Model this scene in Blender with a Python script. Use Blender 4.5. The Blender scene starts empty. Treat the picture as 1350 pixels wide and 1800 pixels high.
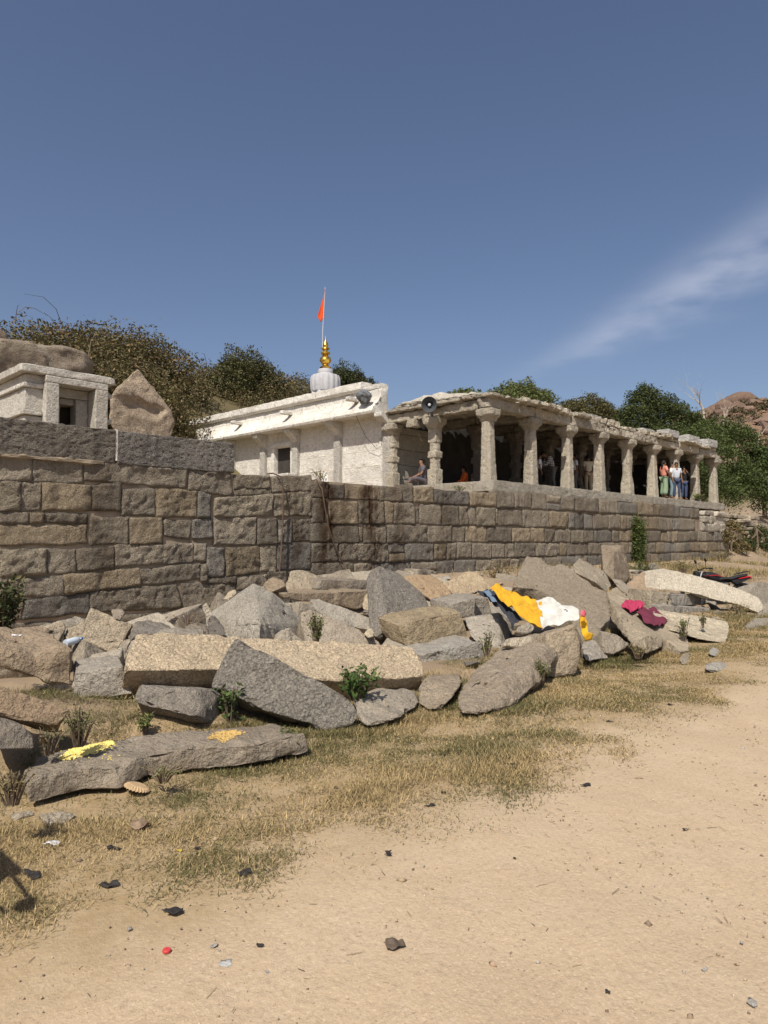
import bpy, bmesh, math, random
import numpy as np
from mathutils import Vector, Matrix, noise

R = math.radians
scene = bpy.context.scene
COL = scene.collection
random.seed(7)
rng = np.random.default_rng(11)

# ------------------------------------------------------------------ camera
# world: X runs along the retaining wall, Y goes away towards the wall (wall face at Y = 13.5), Z up
F_PX, EYE = 1250.0, 1.6
YAW, PITCH = R(-45.6), math.atan(50 / F_PX)
cam_d = bpy.data.cameras.new('camera')
cam = bpy.data.objects.new('camera', cam_d)
COL.objects.link(cam)
cam.location = (0, 0, EYE)
cam.rotation_euler = (R(90) + PITCH, 0, YAW)
cam_d.sensor_fit = 'HORIZONTAL'
cam_d.sensor_width = 36
cam_d.lens = F_PX / 1350 * 36
cam_d.clip_end = 3000
scene.camera = cam
CAMR = (Matrix.Rotation(YAW, 3, 'Z') @ Matrix.Rotation(R(90) + PITCH, 3, 'X'))


def ray(px, py):
    return CAMR @ Vector(((px - 675) / F_PX, (900 - py) / F_PX, -1))


def P(px, py, Y):
    d = ray(px, py)
    return Vector((0, 0, EYE)) + d * (Y / d.y)


def PZ(px, py, z):
    d = ray(px, py)
    return Vector((0, 0, EYE)) + d * ((z - EYE) / d.z)


def PX(px, py, X):
    d = ray(px, py)
    return Vector((0, 0, EYE)) + d * (X / d.x)


# ------------------------------------------------------------------ sun, sky, exposure
SUN_EL, SUN_AZ = R(52), math.atan2(-0.90, -0.44)
S = Vector((math.cos(SUN_EL) * math.sin(SUN_AZ), math.cos(SUN_EL) * math.cos(SUN_AZ), math.sin(SUN_EL)))
sun_d = bpy.data.lights.new('sun', 'SUN')
sun_d.energy = 4.4
sun_d.angle = R(0.53)
sun_d.color = (1.0, 0.93, 0.82)
sun = bpy.data.objects.new('sun', sun_d)
COL.objects.link(sun)
sun.location = S * 50
sun.rotation_euler = S.to_track_quat('Z', 'Y').to_euler()

world = bpy.data.worlds.new('World')
scene.world = world
world.use_nodes = True
nt = world.node_tree
nt.nodes.clear()
w_out = nt.nodes.new('ShaderNodeOutputWorld')
w_bg = nt.nodes.new('ShaderNodeBackground')
w_sky = nt.nodes.new('ShaderNodeTexSky')
w_sky.sky_type = 'NISHITA'
w_sky.sun_disc = False
w_sky.sun_elevation = SUN_EL
w_sky.sun_rotation = SUN_AZ
w_sky.altitude = 500
w_sky.air_density = 1.0
w_sky.dust_density = 3.0
w_sky.ozone_density = 2.2
w_bg.inputs['Strength'].default_value = 0.085
# a thin cirrus streak high in the air
tc = nt.nodes.new('ShaderNodeTexCoord')
sA, sB = ray(1350, 425).normalized(), ray(900, 672).normalized()
sN = sA.cross(sB).normalized()
sT = (sA - sB).normalized()


def wdot(v):
    n = nt.nodes.new('ShaderNodeVectorMath')
    n.operation = 'DOT_PRODUCT'
    nt.links.new(tc.outputs['Generated'], n.inputs[0])
    n.inputs[1].default_value = v
    return n.outputs['Value']


def wmath(op, a, b=None, clamp=False):
    n = nt.nodes.new('ShaderNodeMath')
    n.operation = op
    n.use_clamp = clamp
    for i, x in enumerate((a, b)):
        if x is None:
            continue
        if isinstance(x, (int, float)):
            n.inputs[i].default_value = x
        else:
            nt.links.new(x, n.inputs[i])
    return n.outputs[0]


w_no = nt.nodes.new('ShaderNodeTexNoise')
w_no.inputs['Scale'].default_value = 7
w_no.inputs['Detail'].default_value = 7
w_map = nt.nodes.new('ShaderNodeMapping')
w_map.inputs['Scale'].default_value = (1.0, 1.0, 3.0)
nt.links.new(tc.outputs['Generated'], w_map.inputs[0])
nt.links.new(w_map.outputs[0], w_no.inputs['Vector'])
nz = wmath('SUBTRACT', w_no.outputs['Fac'], 0.5)
dd = wmath('ADD', wdot(sN), wmath('MULTIPLY', nz, 0.07))
alt = wmath('SUBTRACT', wdot(sT), sB.dot(sT))                      # 0 at the thin end, grows along the streak
wid = wmath('ADD', wmath('MULTIPLY', wmath('MAXIMUM', alt, 0.0), 0.06), 0.014)
g = wmath('DIVIDE', dd, wid)
g = wmath('POWER', 2.718, wmath('MULTIPLY', wmath('MULTIPLY', g, g), -1.0))
fad = wmath('MULTIPLY', wmath('ADD', alt, 0.06), 3.2, clamp=True)
fade = wmath('MULTIPLY', fad, wmath('ADD', wmath('MULTIPLY', nz, 3.0), 0.62, clamp=True), clamp=True)
ck = wmath('MULTIPLY', wmath('MULTIPLY', g, fade), 0.5, clamp=True)
w_mix = nt.nodes.new('ShaderNodeMix')
w_mix.data_type = 'RGBA'
nt.links.new(ck, w_mix.inputs['Factor'])
nt.links.new(w_sky.outputs[0], w_mix.inputs['A'])
w_mix.inputs['B'].default_value = (6.6, 7.2, 8.2, 1)
w_tint = nt.nodes.new('ShaderNodeVectorMath')
w_tint.operation = 'MULTIPLY'
w_tint.inputs[1].default_value = (1.02, 0.965, 0.985)
nt.links.new(w_mix.outputs['Result'], w_tint.inputs[0])
nt.links.new(w_tint.outputs[0], w_bg.inputs['Color'])
nt.links.new(w_bg.outputs[0], w_out.inputs[0])

vs = scene.view_settings
vs.view_transform = 'Standard'
vs.look = 'None'
vs.exposure = 0.3
vs.gamma = 1
vs.use_curve_mapping = False


# ------------------------------------------------------------------ material helpers
class NT:
    def __init__(self, name):
        self.m = bpy.data.materials.new(name)
        self.m.use_nodes = True
        self.t = self.m.node_tree
        self.b = self.t.nodes['Principled BSDF']
        self.b.inputs['Roughness'].default_value = 0.9
        self.b.inputs['Specular IOR Level'].default_value = 0.25

    def node(self, typ, **kw):
        n = self.t.nodes.new(typ)
        for k, v in kw.items():
            if k in ('operation', 'data_type', 'blend_type', 'attribute_name', 'feature', 'use_clamp', 'clamp_factor', 'wave_type', 'bands_direction'):
                setattr(n, k, v)
            else:
                self.put(n, k, v)
        return n

    def put(self, n, k, v):
        s = n.inputs[k if not k.startswith('_') else int(k[1:])]
        if hasattr(v, 'is_linked') or isinstance(v, bpy.types.NodeSocket):
            self.t.links.new(v, s)
        else:
            s.default_value = v

    def pos(self):
        return self.node('ShaderNodeNewGeometry').outputs['Position']

    def mapped(self, vec, scale):
        n = self.node('ShaderNodeMapping', Vector=vec)
        n.inputs['Scale'].default_value = scale
        return n.outputs[0]

    def noise(self, vec, scale, detail=4, rough=0.55, dist=0.0):
        return self.node('ShaderNodeTexNoise', Vector=vec, Scale=scale, Detail=detail, Roughness=rough, Distortion=dist).outputs['Fac']

    def voro(self, vec, scale, out='Distance', feature='F1'):
        return self.node('ShaderNodeTexVoronoi', feature=feature, Vector=vec, Scale=scale).outputs[out]

    def math(self, op, a, b=0.0, clamp=False):
        n = self.node('ShaderNodeMath', operation=op, use_clamp=clamp)
        self.put(n, '_0', a)
        self.put(n, '_1', b)
        return n.outputs[0]

    def rng(self, v, a, b, c=0.0, d=1.0):
        n = self.node('ShaderNodeMapRange', Value=v)
        for i, x in zip(('From Min', 'From Max', 'To Min', 'To Max'), (a, b, c, d)):
            n.inputs[i].default_value = x
        return n.outputs[0]

    def mix(self, f, a, b, blend='MIX'):
        n = self.node('ShaderNodeMix', data_type='RGBA', blend_type=blend)
        for k, v in (('Factor', f), ('A', a), ('B', b)):
            if isinstance(v, tuple) and len(v) == 3:
                v = (*v, 1)
            self.put(n, k, v)
        return n.outputs['Result']

    def mul(self, col, val):
        n = self.node('ShaderNodeVectorMath', operation='SCALE')
        self.put(n, '_0', col)
        self.put(n, 'Scale', val)
        return n.outputs[0]

    def bump(self, h, strength, dist, prev=None):
        n = self.node('ShaderNodeBump', Height=h, Strength=strength, Distance=dist)
        if prev is not None:
            self.put(n, 'Normal', prev)
        return n.outputs[0]

    def done(self, col, nrm=None, rough=None):
        self.put(self.b, 'Base Color', col if not (isinstance(col, tuple) and len(col) == 3) else (*col, 1))
        if nrm is not None:
            self.put(self.b, 'Normal', nrm)
        if rough is not None:
            self.put(self.b, 'Roughness', rough)
        return self.m


def stone_mat(name, speck=0.5, stain=0.5, stain_col=(0.17, 0.12, 0.08), bump=0.6, streak=0.0, fine=70, rust=False, pale=0.0, coarse=14, relief=.055):
    """granite: the piece's own object colour with crystals, weathering and pecked relief"""
    n = NT(name)
    p = n.pos()
    oi = n.node('ShaderNodeObjectInfo')
    base = oi.outputs['Color']
    # crystals
    f1 = n.noise(p, fine, 2, 0.6)
    f2 = n.noise(p, coarse, 5, 0.65)
    k = n.math('ADD', n.rng(f1, 0.25, 0.75, 1 - speck * .9, 1 + speck * .75), n.rng(f2, 0.3, 0.7, -0.24, 0.24))
    k = n.math('ADD', 1.0, n.math('MULTIPLY', n.math('SUBTRACT', k, 1.0), n.rng(oi.outputs['Random'], 0, 1, .4, 1.15)))
    col = n.mul(base, k)
    # dark lichen and old water marks, different on every piece
    sh_ = n.node('ShaderNodeVectorMath', operation='ADD')
    n.put(sh_, '_0', p)
    n.put(sh_, '_1', n.mul((17.0, 9.0, 5.0), oi.outputs['Random']))
    ps = sh_.outputs[0]
    li = n.math('MULTIPLY', n.rng(n.noise(ps, 3.6, 7, 0.7, 0.5), 0.53, 0.66, 0, .5 * stain / .45), n.rng(n.noise(ps, .8, 3), .4, .6))
    col = n.mix(li, col, n.mul(base, 0.42))
    pa = n.rng(n.noise(ps, 2.2, 6, 0.7, 0.8), 0.56, 0.68, 0, .3 * stain / .45)
    col = n.mix(pa, col, n.mix(.5, n.mul(base, 1.35), (0.55, 0.48, 0.37)))
    # weathering patches
    st = n.noise(ps, 0.9, 6, 0.62, 0.6)
    st = n.rng(st, 0.46, 0.68, 0, stain)
    col = n.mix(st, col, n.mix(0.5, n.mul(base, 0.45), (*stain_col, 1)))
    if pale:
        pl = n.rng(n.noise(p, 2.3, 6, 0.7, 0.4), 0.52, 0.66, 0, pale)
        col = n.mix(pl, col, (0.62, 0.58, 0.5))
    if streak:
        sp = n.mapped(p, (2.6, 2.6, 0.22))
        s = n.rng(n.noise(sp, 1.5, 5, 0.6), 0.48, 0.66, 0, streak)
        col = n.mix(s, col, n.mul(base, 0.34))
        sp2 = n.mapped(p, (3.4, 3.4, 0.3))
        s2 = n.rng(n.noise(sp2, 1.1, 4, 0.6, 0.3), 0.57, 0.7, 0, streak * .6)
        col = n.mix(s2, col, (0.5, 0.47, 0.41))
    if rust:
        xyz = n.node('ShaderNodeSeparateXYZ', Vector=p)
        wob = n.math('MULTIPLY', n.math('SUBTRACT', n.noise(n.mapped(p, (.5, .5, .9)), 1.6, 4), 0.5), 1.1)
        tot = None
        for xc, w, a in rust:
            d = n.math('DIVIDE', n.math('ADD', n.math('SUBTRACT', xyz.outputs['X'], xc), wob), w)
            gsn = n.math('MULTIPLY', n.math('POWER', 2.718, n.math('MULTIPLY', n.math('MULTIPLY', d, d), -1.0)), a)
            tot = gsn if tot is None else n.math('ADD', tot, gsn, True)
        tot = n.math('MULTIPLY', tot, n.rng(n.noise(n.mapped(p, (3, 3, .35)), 2.0, 5), 0.25, 0.5))
        tot = n.math('MULTIPLY', tot, n.rng(xyz.outputs['Z'], 0.2, 1.3))
        col = n.mix(tot, col, (0.075, 0.038, 0.016))
    h1 = n.noise(p, 22, 6, 0.7)
    h2 = n.noise(p, 5.5, 5, 0.6)
    b1 = n.bump(h2, bump * .9, 0.12)
    b2 = n.bump(h1, bump, relief, b1)
    b3 = n.bump(n.noise(p, 50, 3, 0.65), bump * .8, relief * .3, b2)
    return n.done(col, b3, 0.93)


def plain_mat(name, col, rough=0.8, metal=0.0, var=0.12, scale=8.0, bump=0.0):
    n = NT(name)
    p = n.pos()
    c = n.mul((*col, ), n.rng(n.noise(p, scale, 5), 0.25, 0.75, 1 - var, 1 + var))
    n.b.inputs['Metallic'].default_value = metal
    return n.done(c, n.bump(n.noise(p, scale * 5, 4), bump, 0.01) if bump else None, rough)


def attr_mat(name, rough=0.85, trans=0.0, spec=0.2):
    n = NT(name)
    a = n.node('ShaderNodeAttribute', attribute_name='tint')
    c = a.outputs['Color']
    n.b.inputs['Specular IOR Level'].default_value = spec
    n.done(c, None, rough)
    if trans:
        tr = n.node('ShaderNodeBsdfTranslucent', Color=c)
        mx = n.node('ShaderNodeMixShader')
        mx.inputs[0].default_value = trans
        n.t.links.new(n.b.outputs[0], mx.inputs[1])
        n.t.links.new(tr.outputs[0], mx.inputs[2])
        n.t.links.new(mx.outputs[0], n.t.nodes['Material Output'].inputs[0])
    return n.m


M = {}
M['rubble'] = stone_mat('rubble_granite', 0.55, 0.45, (0.2, 0.14, 0.09), 0.6)
M['rubble_pecked'] = stone_mat('pecked_granite', 0.6, 0.3, (0.24, 0.17, 0.1), 0.95, fine=50, coarse=24)
M['wall'] = stone_mat('wall_granite', 0.5, 0.34, (0.19, 0.135, 0.09), 0.9, streak=0.36, fine=60, relief=.14,
                      rust=((10.7, .2, .5), (11.65, .3, 1.0), (12.3, .25, .5), (13.3, .3, 1.0), (14.3, .25, .5), (16.4, .3, .4), (6.0, .3, .4)))
M['parapet'] = stone_mat('parapet_granite', 0.5, 0.5, (0.15, 0.12, 0.1), 1.0, streak=0.6, fine=45, coarse=26, relief=.12)
M['mortar'] = plain_mat('mud_mortar', (0.29, 0.235, 0.17), 0.95, 0, 0.35, 3, 0.8)
M['mortar_pale'] = plain_mat('lime_mortar', (0.70, 0.66, 0.58), 0.95, 0, 0.2, 6, 0.6)
M['white_stone'] = stone_mat('limewashed_granite', 0.34, 0.45, (0.42, 0.36, 0.27), 0.45, fine=34, streak=.12)
M['pillar'] = stone_mat('pillar_granite', 0.4, 0.35, (0.3, 0.24, 0.16), 1.0, streak=0.25, fine=45, coarse=22, pale=0.35)
M['hall_dark'] = plain_mat('soot_and_shade_plaster', (0.045, 0.04, 0.036), 0.95, 0, 0.4, 2, 0.3)  # near-black: soot, with the rooms' shade put into the base colour
M['rock_brown'] = stone_mat('weathered_boulder', 0.35, 0.6, (0.12, 0.07, 0.045), 0.9, fine=20, coarse=4)
M['leaf'] = attr_mat('leaf', 0.75, 0.18)
M['grass'] = attr_mat('dry_grass', 0.9, 0.15)
M['grain'] = attr_mat('grain', 0.95)
M['twig'] = plain_mat('twig_bark', (0.16, 0.12, 0.085), 0.9, 0, 0.3)
M['deadwood'] = plain_mat('bleached_wood', (0.42, 0.36, 0.3), 0.85, 0, 0.2)
M['black'] = plain_mat('black_paint', (0.018, 0.018, 0.02), 0.45, 0, 0.2)


# ------------------------------------------------------------------ object helpers
def vary(c_, a, b):
    k = random.uniform(a, b)
    return tuple(x * k for x in c_)


def tag(o, label=None, cat=None, group=None, kind=None):
    if label:
        o['label'] = label
    if cat:
        o['category'] = cat
    if group:
        o['group'] = group
    if kind:
        o['kind'] = kind
    return o


def empty(name, loc=(0, 0, 0), rz=0.0):
    o = bpy.data.objects.new(name, None)
    o.empty_display_size = 0.2
    COL.objects.link(o)
    o.location = loc
    o.rotation_euler = (0, 0, rz)
    return o


def link(name, me, mat=None, parent=None, color=None, loc=None):
    o = bpy.data.objects.new(name, me)
    COL.objects.link(o)
    if mat is not None and not me.materials:
        me.materials.append(mat)
    if parent is not None:
        o.parent = parent
    if color is not None:
        o.color = (*color, 1)
    if loc is not None:
        o.location = loc
    return o


def from_np(name, verts, faces, tint=None, smooth=False):
    """verts (n,3), faces (m,k) arrays; tint (n,3) per vertex"""
    me = bpy.data.meshes.new(name)
    verts = np.asarray(verts, np.float32)
    faces = np.asarray(faces, np.int32)
    m, k = faces.shape
    me.vertices.add(len(verts))
    me.vertices.foreach_set('co', verts.ravel())
    me.loops.add(m * k)
    me.loops.foreach_set('vertex_index', faces.ravel())
    me.polygons.add(m)
    me.polygons.foreach_set('loop_start', np.arange(0, m * k, k, dtype=np.int32))
    me.update(calc_edges=True)
    if smooth:
        me.shade_smooth()
    else:
        me.shade_flat()
    if tint is not None:
        a = me.color_attributes.new('tint', 'FLOAT_COLOR', 'POINT')
        c = np.ones((len(verts), 4), np.float32)
        c[:, :3] = tint
        a.data.foreach_set('color', c.ravel())
    return me


def bm_mesh(bm, name, sharp=R(38), center=True):
    """finish a bmesh; returns mesh and its base point"""
    bmesh.ops.recalc_face_normals(bm, faces=bm.faces)
    base = Vector((0, 0, 0))
    if center:
        xs = [v.co for v in bm.verts]
        base = Vector((sum(c.x for c in xs) / len(xs), sum(c.y for c in xs) / len(xs), min(c.z for c in xs)))
        for v in bm.verts:
            v.co -= base
    for f in bm.faces:
        f.smooth = True
    for e in bm.edges:
        if len(e.link_faces) == 2 and e.calc_face_angle(0) > sharp:
            e.smooth = False
    me = bpy.data.meshes.new(name)
    bm.to_mesh(me)
    bm.free()
    return me, base


def dice(bm, L, iters=7):
    for _ in range(iters):
        bmesh.ops.triangulate(bm, faces=[f for f in bm.faces if len(f.verts) > 3])
        es = [e for e in bm.edges if e.calc_length() > L]
        if not es:
            break
        bmesh.ops.subdivide_edges(bm, edges=es, cuts=1)
    bmesh.ops.triangulate(bm, faces=[f for f in bm.faces if len(f.verts) > 3])


def roughen(bm, L=0.09, amp=0.02, freq=3.0, bevel=0.025, chip=0.03, seed=0.0):
    if bevel:
        bmesh.ops.bevel(bm, geom=[e for e in bm.edges], offset=bevel, segments=1, affect='EDGES', clamp_overlap=True)
    bmesh.ops.remove_doubles(bm, verts=bm.verts, dist=0.002)
    dice(bm, L)
    bm.normal_update()
    off = Vector((seed * 7.31, seed * 3.17, seed * 1.7))
    mv = []
    for v in bm.verts:
        q = v.co + off
        d = amp * noise.fractal(q * freq, 0.9, 2.1, 4) * 1.2
        c = noise.noise(q * freq * 1.9 + Vector((9, 4, 2)))
        if c > 0.18:
            d -= chip * min(1, (c - 0.18) * 4)
        if chip and v.link_edges and max((e.calc_face_angle(0) for e in v.link_edges if len(e.link_faces) == 2), default=0) > .5:
            d -= chip * 1.1 * max(0, noise.noise(q * freq * 2.6 + Vector((2, 8, 5))) + .1)
        mv.append(v.normal * d)
    for v, d in zip(bm.verts, mv):
        v.co += d


def prism_bm(front, ext):
    """front: list of Vector, ext: Vector or list; solid between front polygon and its shifted copy"""
    bm = bmesh.new()
    a = [bm.verts.new(p) for p in front]
    b = [bm.verts.new(p + (ext if isinstance(ext, Vector) else ext[i])) for i, p in enumerate(front)]
    n = len(a)
    bm.faces.new(a)
    bm.faces.new(list(reversed(b)))
    for i in range(n):
        bm.faces.new((a[i], b[i], b[(i + 1) % n], a[(i + 1) % n]))
    bmesh.ops.recalc_face_normals(bm, faces=bm.faces)
    return bm


def hull_bm(pts):
    bm = bmesh.new()
    for p in pts:
        bm.verts.new(p)
    r = bmesh.ops.convex_hull(bm, input=bm.verts)
    junk = [v for v in bm.verts if not v.link_faces]
    bmesh.ops.delete(bm, geom=junk, context='VERTS')
    bmesh.ops.dissolve_limit(bm, angle_limit=R(4), verts=bm.verts, edges=bm.edges)
    return bm


def box_bm(lo, hi, bm=None):
    bm = bm or bmesh.new()
    x0, y0, z0 = lo
    x1, y1, z1 = hi
    v = [bm.verts.new(c) for c in ((x0, y0, z0), (x1, y0, z0), (x1, y1, z0), (x0, y1, z0), (x0, y0, z1), (x1, y0, z1), (x1, y1, z1), (x0, y1, z1))]
    for f in ((3, 2, 1, 0), (4, 5, 6, 7), (0, 1, 5, 4), (1, 2, 6, 5), (2, 3, 7, 6), (3, 0, 4, 7)):
        bm.faces.new([v[i] for i in f])
    return bm


SEED = [1.0]


def stone(name, bm, mat, color, parent=None, L=0.09, amp=0.02, freq=3.0, bevel=0.025, chip=0.03, sharp=R(38)):
    SEED[0] += 1.37
    roughen(bm, L, amp, freq, bevel, chip, SEED[0])
    me, base = bm_mesh(bm, name, sharp)
    if parent is not None:
        base = base - Vector(parent.location)
    return link(name, me, mat, parent, color, base)


def rbox(name, lo, hi, mat, color, parent=None, **kw):
    return stone(name, box_bm(lo, hi), mat, color, parent, **kw)


def tube_np(pts, rad, sides=6):
    """swept tube through points; rad float or list"""
    pts = [Vector(p) for p in pts]
    n = len(pts)
    rad = [rad] * n if isinstance(rad, (int, float)) else rad
    vs_, fs = [], []
    for i, p in enumerate(pts):
        t = (pts[min(i + 1, n - 1)] - pts[max(i - 1, 0)]).normalized()
        a = t.orthogonal().normalized() if i == 0 else (a - t * a.dot(t)).normalized()
        b = t.cross(a)
        for k in range(sides):
            th = 2 * math.pi * k / sides
            vs_.append(p + (a * math.cos(th) + b * math.sin(th)) * rad[i])
    for i in range(n - 1):
        for k in range(sides):
            k2 = (k + 1) % sides
            fs.append((i * sides + k, i * sides + k2, (i + 1) * sides + k2, (i + 1) * sides + k))
    return vs_, fs


class MB:
    """collects tubes, boxes and lathes of ONE piece"""
    def __init__(self):
        self.v, self.f = [], []

    def add(self, vs_, fs):
        o = len(self.v)
        self.v += [tuple(p) for p in vs_]
        self.f += [tuple(i + o for i in f) for f in fs]
        return self

    def tube(self, pts, rad, sides=6, caps=True):
        vs_, fs = tube_np(pts, rad, sides)
        if caps:
            n = len(vs_)
            fs = fs + [tuple(range(sides - 1, -1, -1)), tuple(range(n - sides, n))]
        return self.add(vs_, fs)

    def lathe(self, prof, segs=16, center=(0, 0, 0), axis=None, squash=(1, 1)):
        vs_, fs = [], []
        q = Vector((0, 0, 1)).rotation_difference(Vector(axis)) if axis is not None else None
        for r, z in prof:
            for k in range(segs):
                th = 2 * math.pi * k / segs
                p = Vector((r * math.cos(th) * squash[0], r * math.sin(th) * squash[1], z))
                if q:
                    p = q @ p
                vs_.append(p + Vector(center))
        for i in range(len(prof) - 1):
            for k in range(segs):
                k2 = (k + 1) % segs
                fs.append((i * segs + k, i * segs + k2, (i + 1) * segs + k2, (i + 1) * segs + k))
        return self.add(vs_, fs)

    def box(self, lo, hi):
        x0, y0, z0 = lo
        x1, y1, z1 = hi
        return self.add([(x0, y0, z0), (x1, y0, z0), (x1, y1, z0), (x0, y1, z0), (x0, y0, z1), (x1, y0, z1), (x1, y1, z1), (x0, y1, z1)],
                        [(3, 2, 1, 0), (4, 5, 6, 7), (0, 1, 5, 4), (1, 2, 6, 5), (2, 3, 7, 6), (3, 0, 4, 7)])

    def build(self, name, mat, parent=None, loc=None, smooth=True, color=None, bevel=0.0):
        me = bpy.data.meshes.new(name)
        me.from_pydata(self.v, [], self.f)
        bm = bmesh.new()
        bm.from_mesh(me)
        bmesh.ops.recalc_face_normals(bm, faces=bm.faces)
        if bevel:
            bmesh.ops.bevel(bm, geom=bm.edges[:], offset=bevel, segments=2, profile=0.6, affect='EDGES', clamp_overlap=True)
        for f in bm.faces:
            f.smooth = smooth
        for e in bm.edges:
            if len(e.link_faces) == 2 and e.calc_face_angle(0) > R(35):
                e.smooth = False
        bm.to_mesh(me)
        bm.free()
        return link(name, me, mat, parent, color, loc)


# ------------------------------------------------------------------ ground
def sm(a, b, x):
    t = np.clip((np.asarray(x, float) - a) / (b - a), 0, 1)
    return t * t * (3 - 2 * t)


def gz(X, Y):
    X = np.asarray(X, float)
    Y = np.asarray(Y, float)
    z = sm(4.2, 13.5, Y) * (-0.06 + 0.7 * sm(8, 16, X))
    z = z + 0.36 * np.exp(-((X - 2.0) / 1.3) ** 2 - ((Y - 6.1) / 0.9) ** 2)
    z = z + 0.16 * np.exp(-((X - 3.0) / 0.7) ** 2 - ((Y - 5.3) / 0.5) ** 2)
    z = z + 0.02 * np.sin(X * 0.9 + 0.6 * np.sin(Y * 1.3)) * np.sin(Y * 0.8 + 1.0) * sm(-1, 2, Y)
    z = z - 0.3 * np.exp(-((X - 18.6) / 1.1) ** 2 - ((Y - 6.6) / .9) ** 2)
    step = (Y > 13.75).astype(float)
    z = z * (1 - step * sm(40.6, 39.6, X))
    behind = 3.0 * step + .1 * sm(14.2, 17, Y)
    right = sm(12.5, 17.5, Y) * 2.7
    k = sm(39.6, 40.6, X)
    left = sm(1.5, -3.0, X)
    z = z + behind * (1 - k) * (1 - left) + right * k + 3.3 * sm(9, 16, Y) * left
    z = z + (1.0 - 0.25 * sm(20, 40, X)) * 8.2 * sm(23.5, 41, Y) * (1 - 0.75 * sm(44, 80, X))
    z = z + 31 * np.exp(-((X - 210) / 85) ** 2 / 1.2 - ((Y - 54) / 40) ** 2 / 1.2) * sm(46, 110, X)
    return z


def gzf(x, y):
    return float(gz(x, y))


def axis(parts):
    out = []
    for a, b, st in parts:
        out += list(np.arange(a, b - 1e-6, st))
    return np.array(out + [parts[-1][1]])


gx = axis([(-900, -100, 100), (-100, -20, 10), (-20, -3, 1.0), (-3, 16, 0.11), (16, 46, 0.35), (46, 120, 3), (120, 320, 6), (320, 1500, 90)])
gy = axis([(-900, -100, 100), (-100, -10, 10), (-10, -1, 0.6), (-1, 7, 0.11), (7, 13.6, 0.2), (13.6, 13.8, 0.1), (13.8, 50, 0.8), (50, 130, 5), (130, 1500, 90)])
GX, GY = np.meshgrid(gx, gy, indexing='ij')
GZ = gz(GX, GY)
near = (GX > -3.5) & (GX < 46) & (GY > -1.5) & (GY < 13.6)
for i, j in zip(*np.nonzero(near)):
    q = Vector((GX[i, j], GY[i, j], 0))
    GZ[i, j] += 0.014 * noise.fractal(q * 1.7, 0.8, 2.1, 4) + (0.05 * noise.fractal(q * 1.1 + Vector((5, 5, 5)), 0.9, 2, 3) if q.y > 5 else 0)
nx_, ny_ = GX.shape
idx = np.arange(nx_ * ny_).reshape(nx_, ny_)
gf = np.stack([idx[:-1, :-1], idx[1:, :-1], idx[1:, 1:], idx[:-1, 1:]], -1).reshape(-1, 4)
ground_me = from_np('ground', np.stack([GX, GY, GZ], -1).reshape(-1, 3), gf, smooth=True)

n = NT('sandy_ground')
p = n.pos()
xyz = n.node('ShaderNodeSeparateXYZ', Vector=p)
c = n.mix(n.rng(n.noise(p, 0.55, 6, 0.6, 0.5), 0.3, 0.7), (0.46, 0.355, 0.235), (0.405, 0.305, 0.20))
c = n.mix(n.rng(n.noise(p, 2.6, 5, 0.6), 0.45, 0.75, 0, 0.45), c, (0.50, 0.40, 0.28))
c = n.mix(n.rng(n.noise(p, 38, 4, 0.7), 0.50, 0.68, 0, 0.5), c, (0.29, 0.215, 0.14))
c = n.mix(n.rng(n.voro(p, 26), .13, .05, 0, .55), c, (0.2, 0.145, 0.095))
c = n.mix(n.rng(n.noise(p, 75, 2, 0.6), 0.55, 0.7, 0, 0.6), c, (0.56, 0.46, 0.33))
# straw litter worked into the soil along the stones
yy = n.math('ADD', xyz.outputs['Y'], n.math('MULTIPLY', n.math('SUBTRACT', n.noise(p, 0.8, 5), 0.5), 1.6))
lit = n.math('MULTIPLY', n.rng(yy, 2.4, 3.2), n.rng(yy, 12.0, 5.2))
c = n.mix(n.math('MULTIPLY', lit, n.rng(n.noise(p, 6, 5, 0.7), 0.3, 0.6, 0.4, 0.95)), c, (0.29, 0.21, 0.11))
shaded_soil = n.math('MULTIPLY', n.rng(yy, 4.8, 6.0), n.rng(n.noise(p, 1.4, 5), .3, .55, .4, .95))
c = n.mix(shaded_soil, c, (0.24, 0.18, 0.12))  # grey-brown rubble soil, with the shade between blocks painted into its colour
far = n.rng(xyz.outputs['Y'], 24.0, 29.0)
c = n.mix(far, c, n.mix(n.noise(p, 0.8, 5), (0.15, 0.11, 0.06), (0.09, 0.085, 0.035)))
rk = n.rng(xyz.outputs['X'], 90, 130)
c = n.mix(rk, c, n.mix(n.noise(p, 0.12, 6), (0.24, 0.14, 0.09), (0.16, 0.11, 0.07)))
b1 = n.bump(n.noise(p, 7, 6, 0.7), 0.5, 0.03)
b2 = n.bump(n.noise(p, 55, 5, 0.7), 0.7, 0.008, b1)
b3 = n.bump(n.math('SUBTRACT', 0.3, n.voro(p, 130), True), 0.6, 0.006, b2)
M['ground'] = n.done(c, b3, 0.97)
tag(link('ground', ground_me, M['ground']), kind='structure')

# ------------------------------------------------------------------ retaining wall, stone by stone
WY = 13.5
wall = tag(empty('retaining_wall', (4, WY + 0.3, 0)), 'long retaining wall of rough weathered granite blocks below the temple', 'wall')


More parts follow.
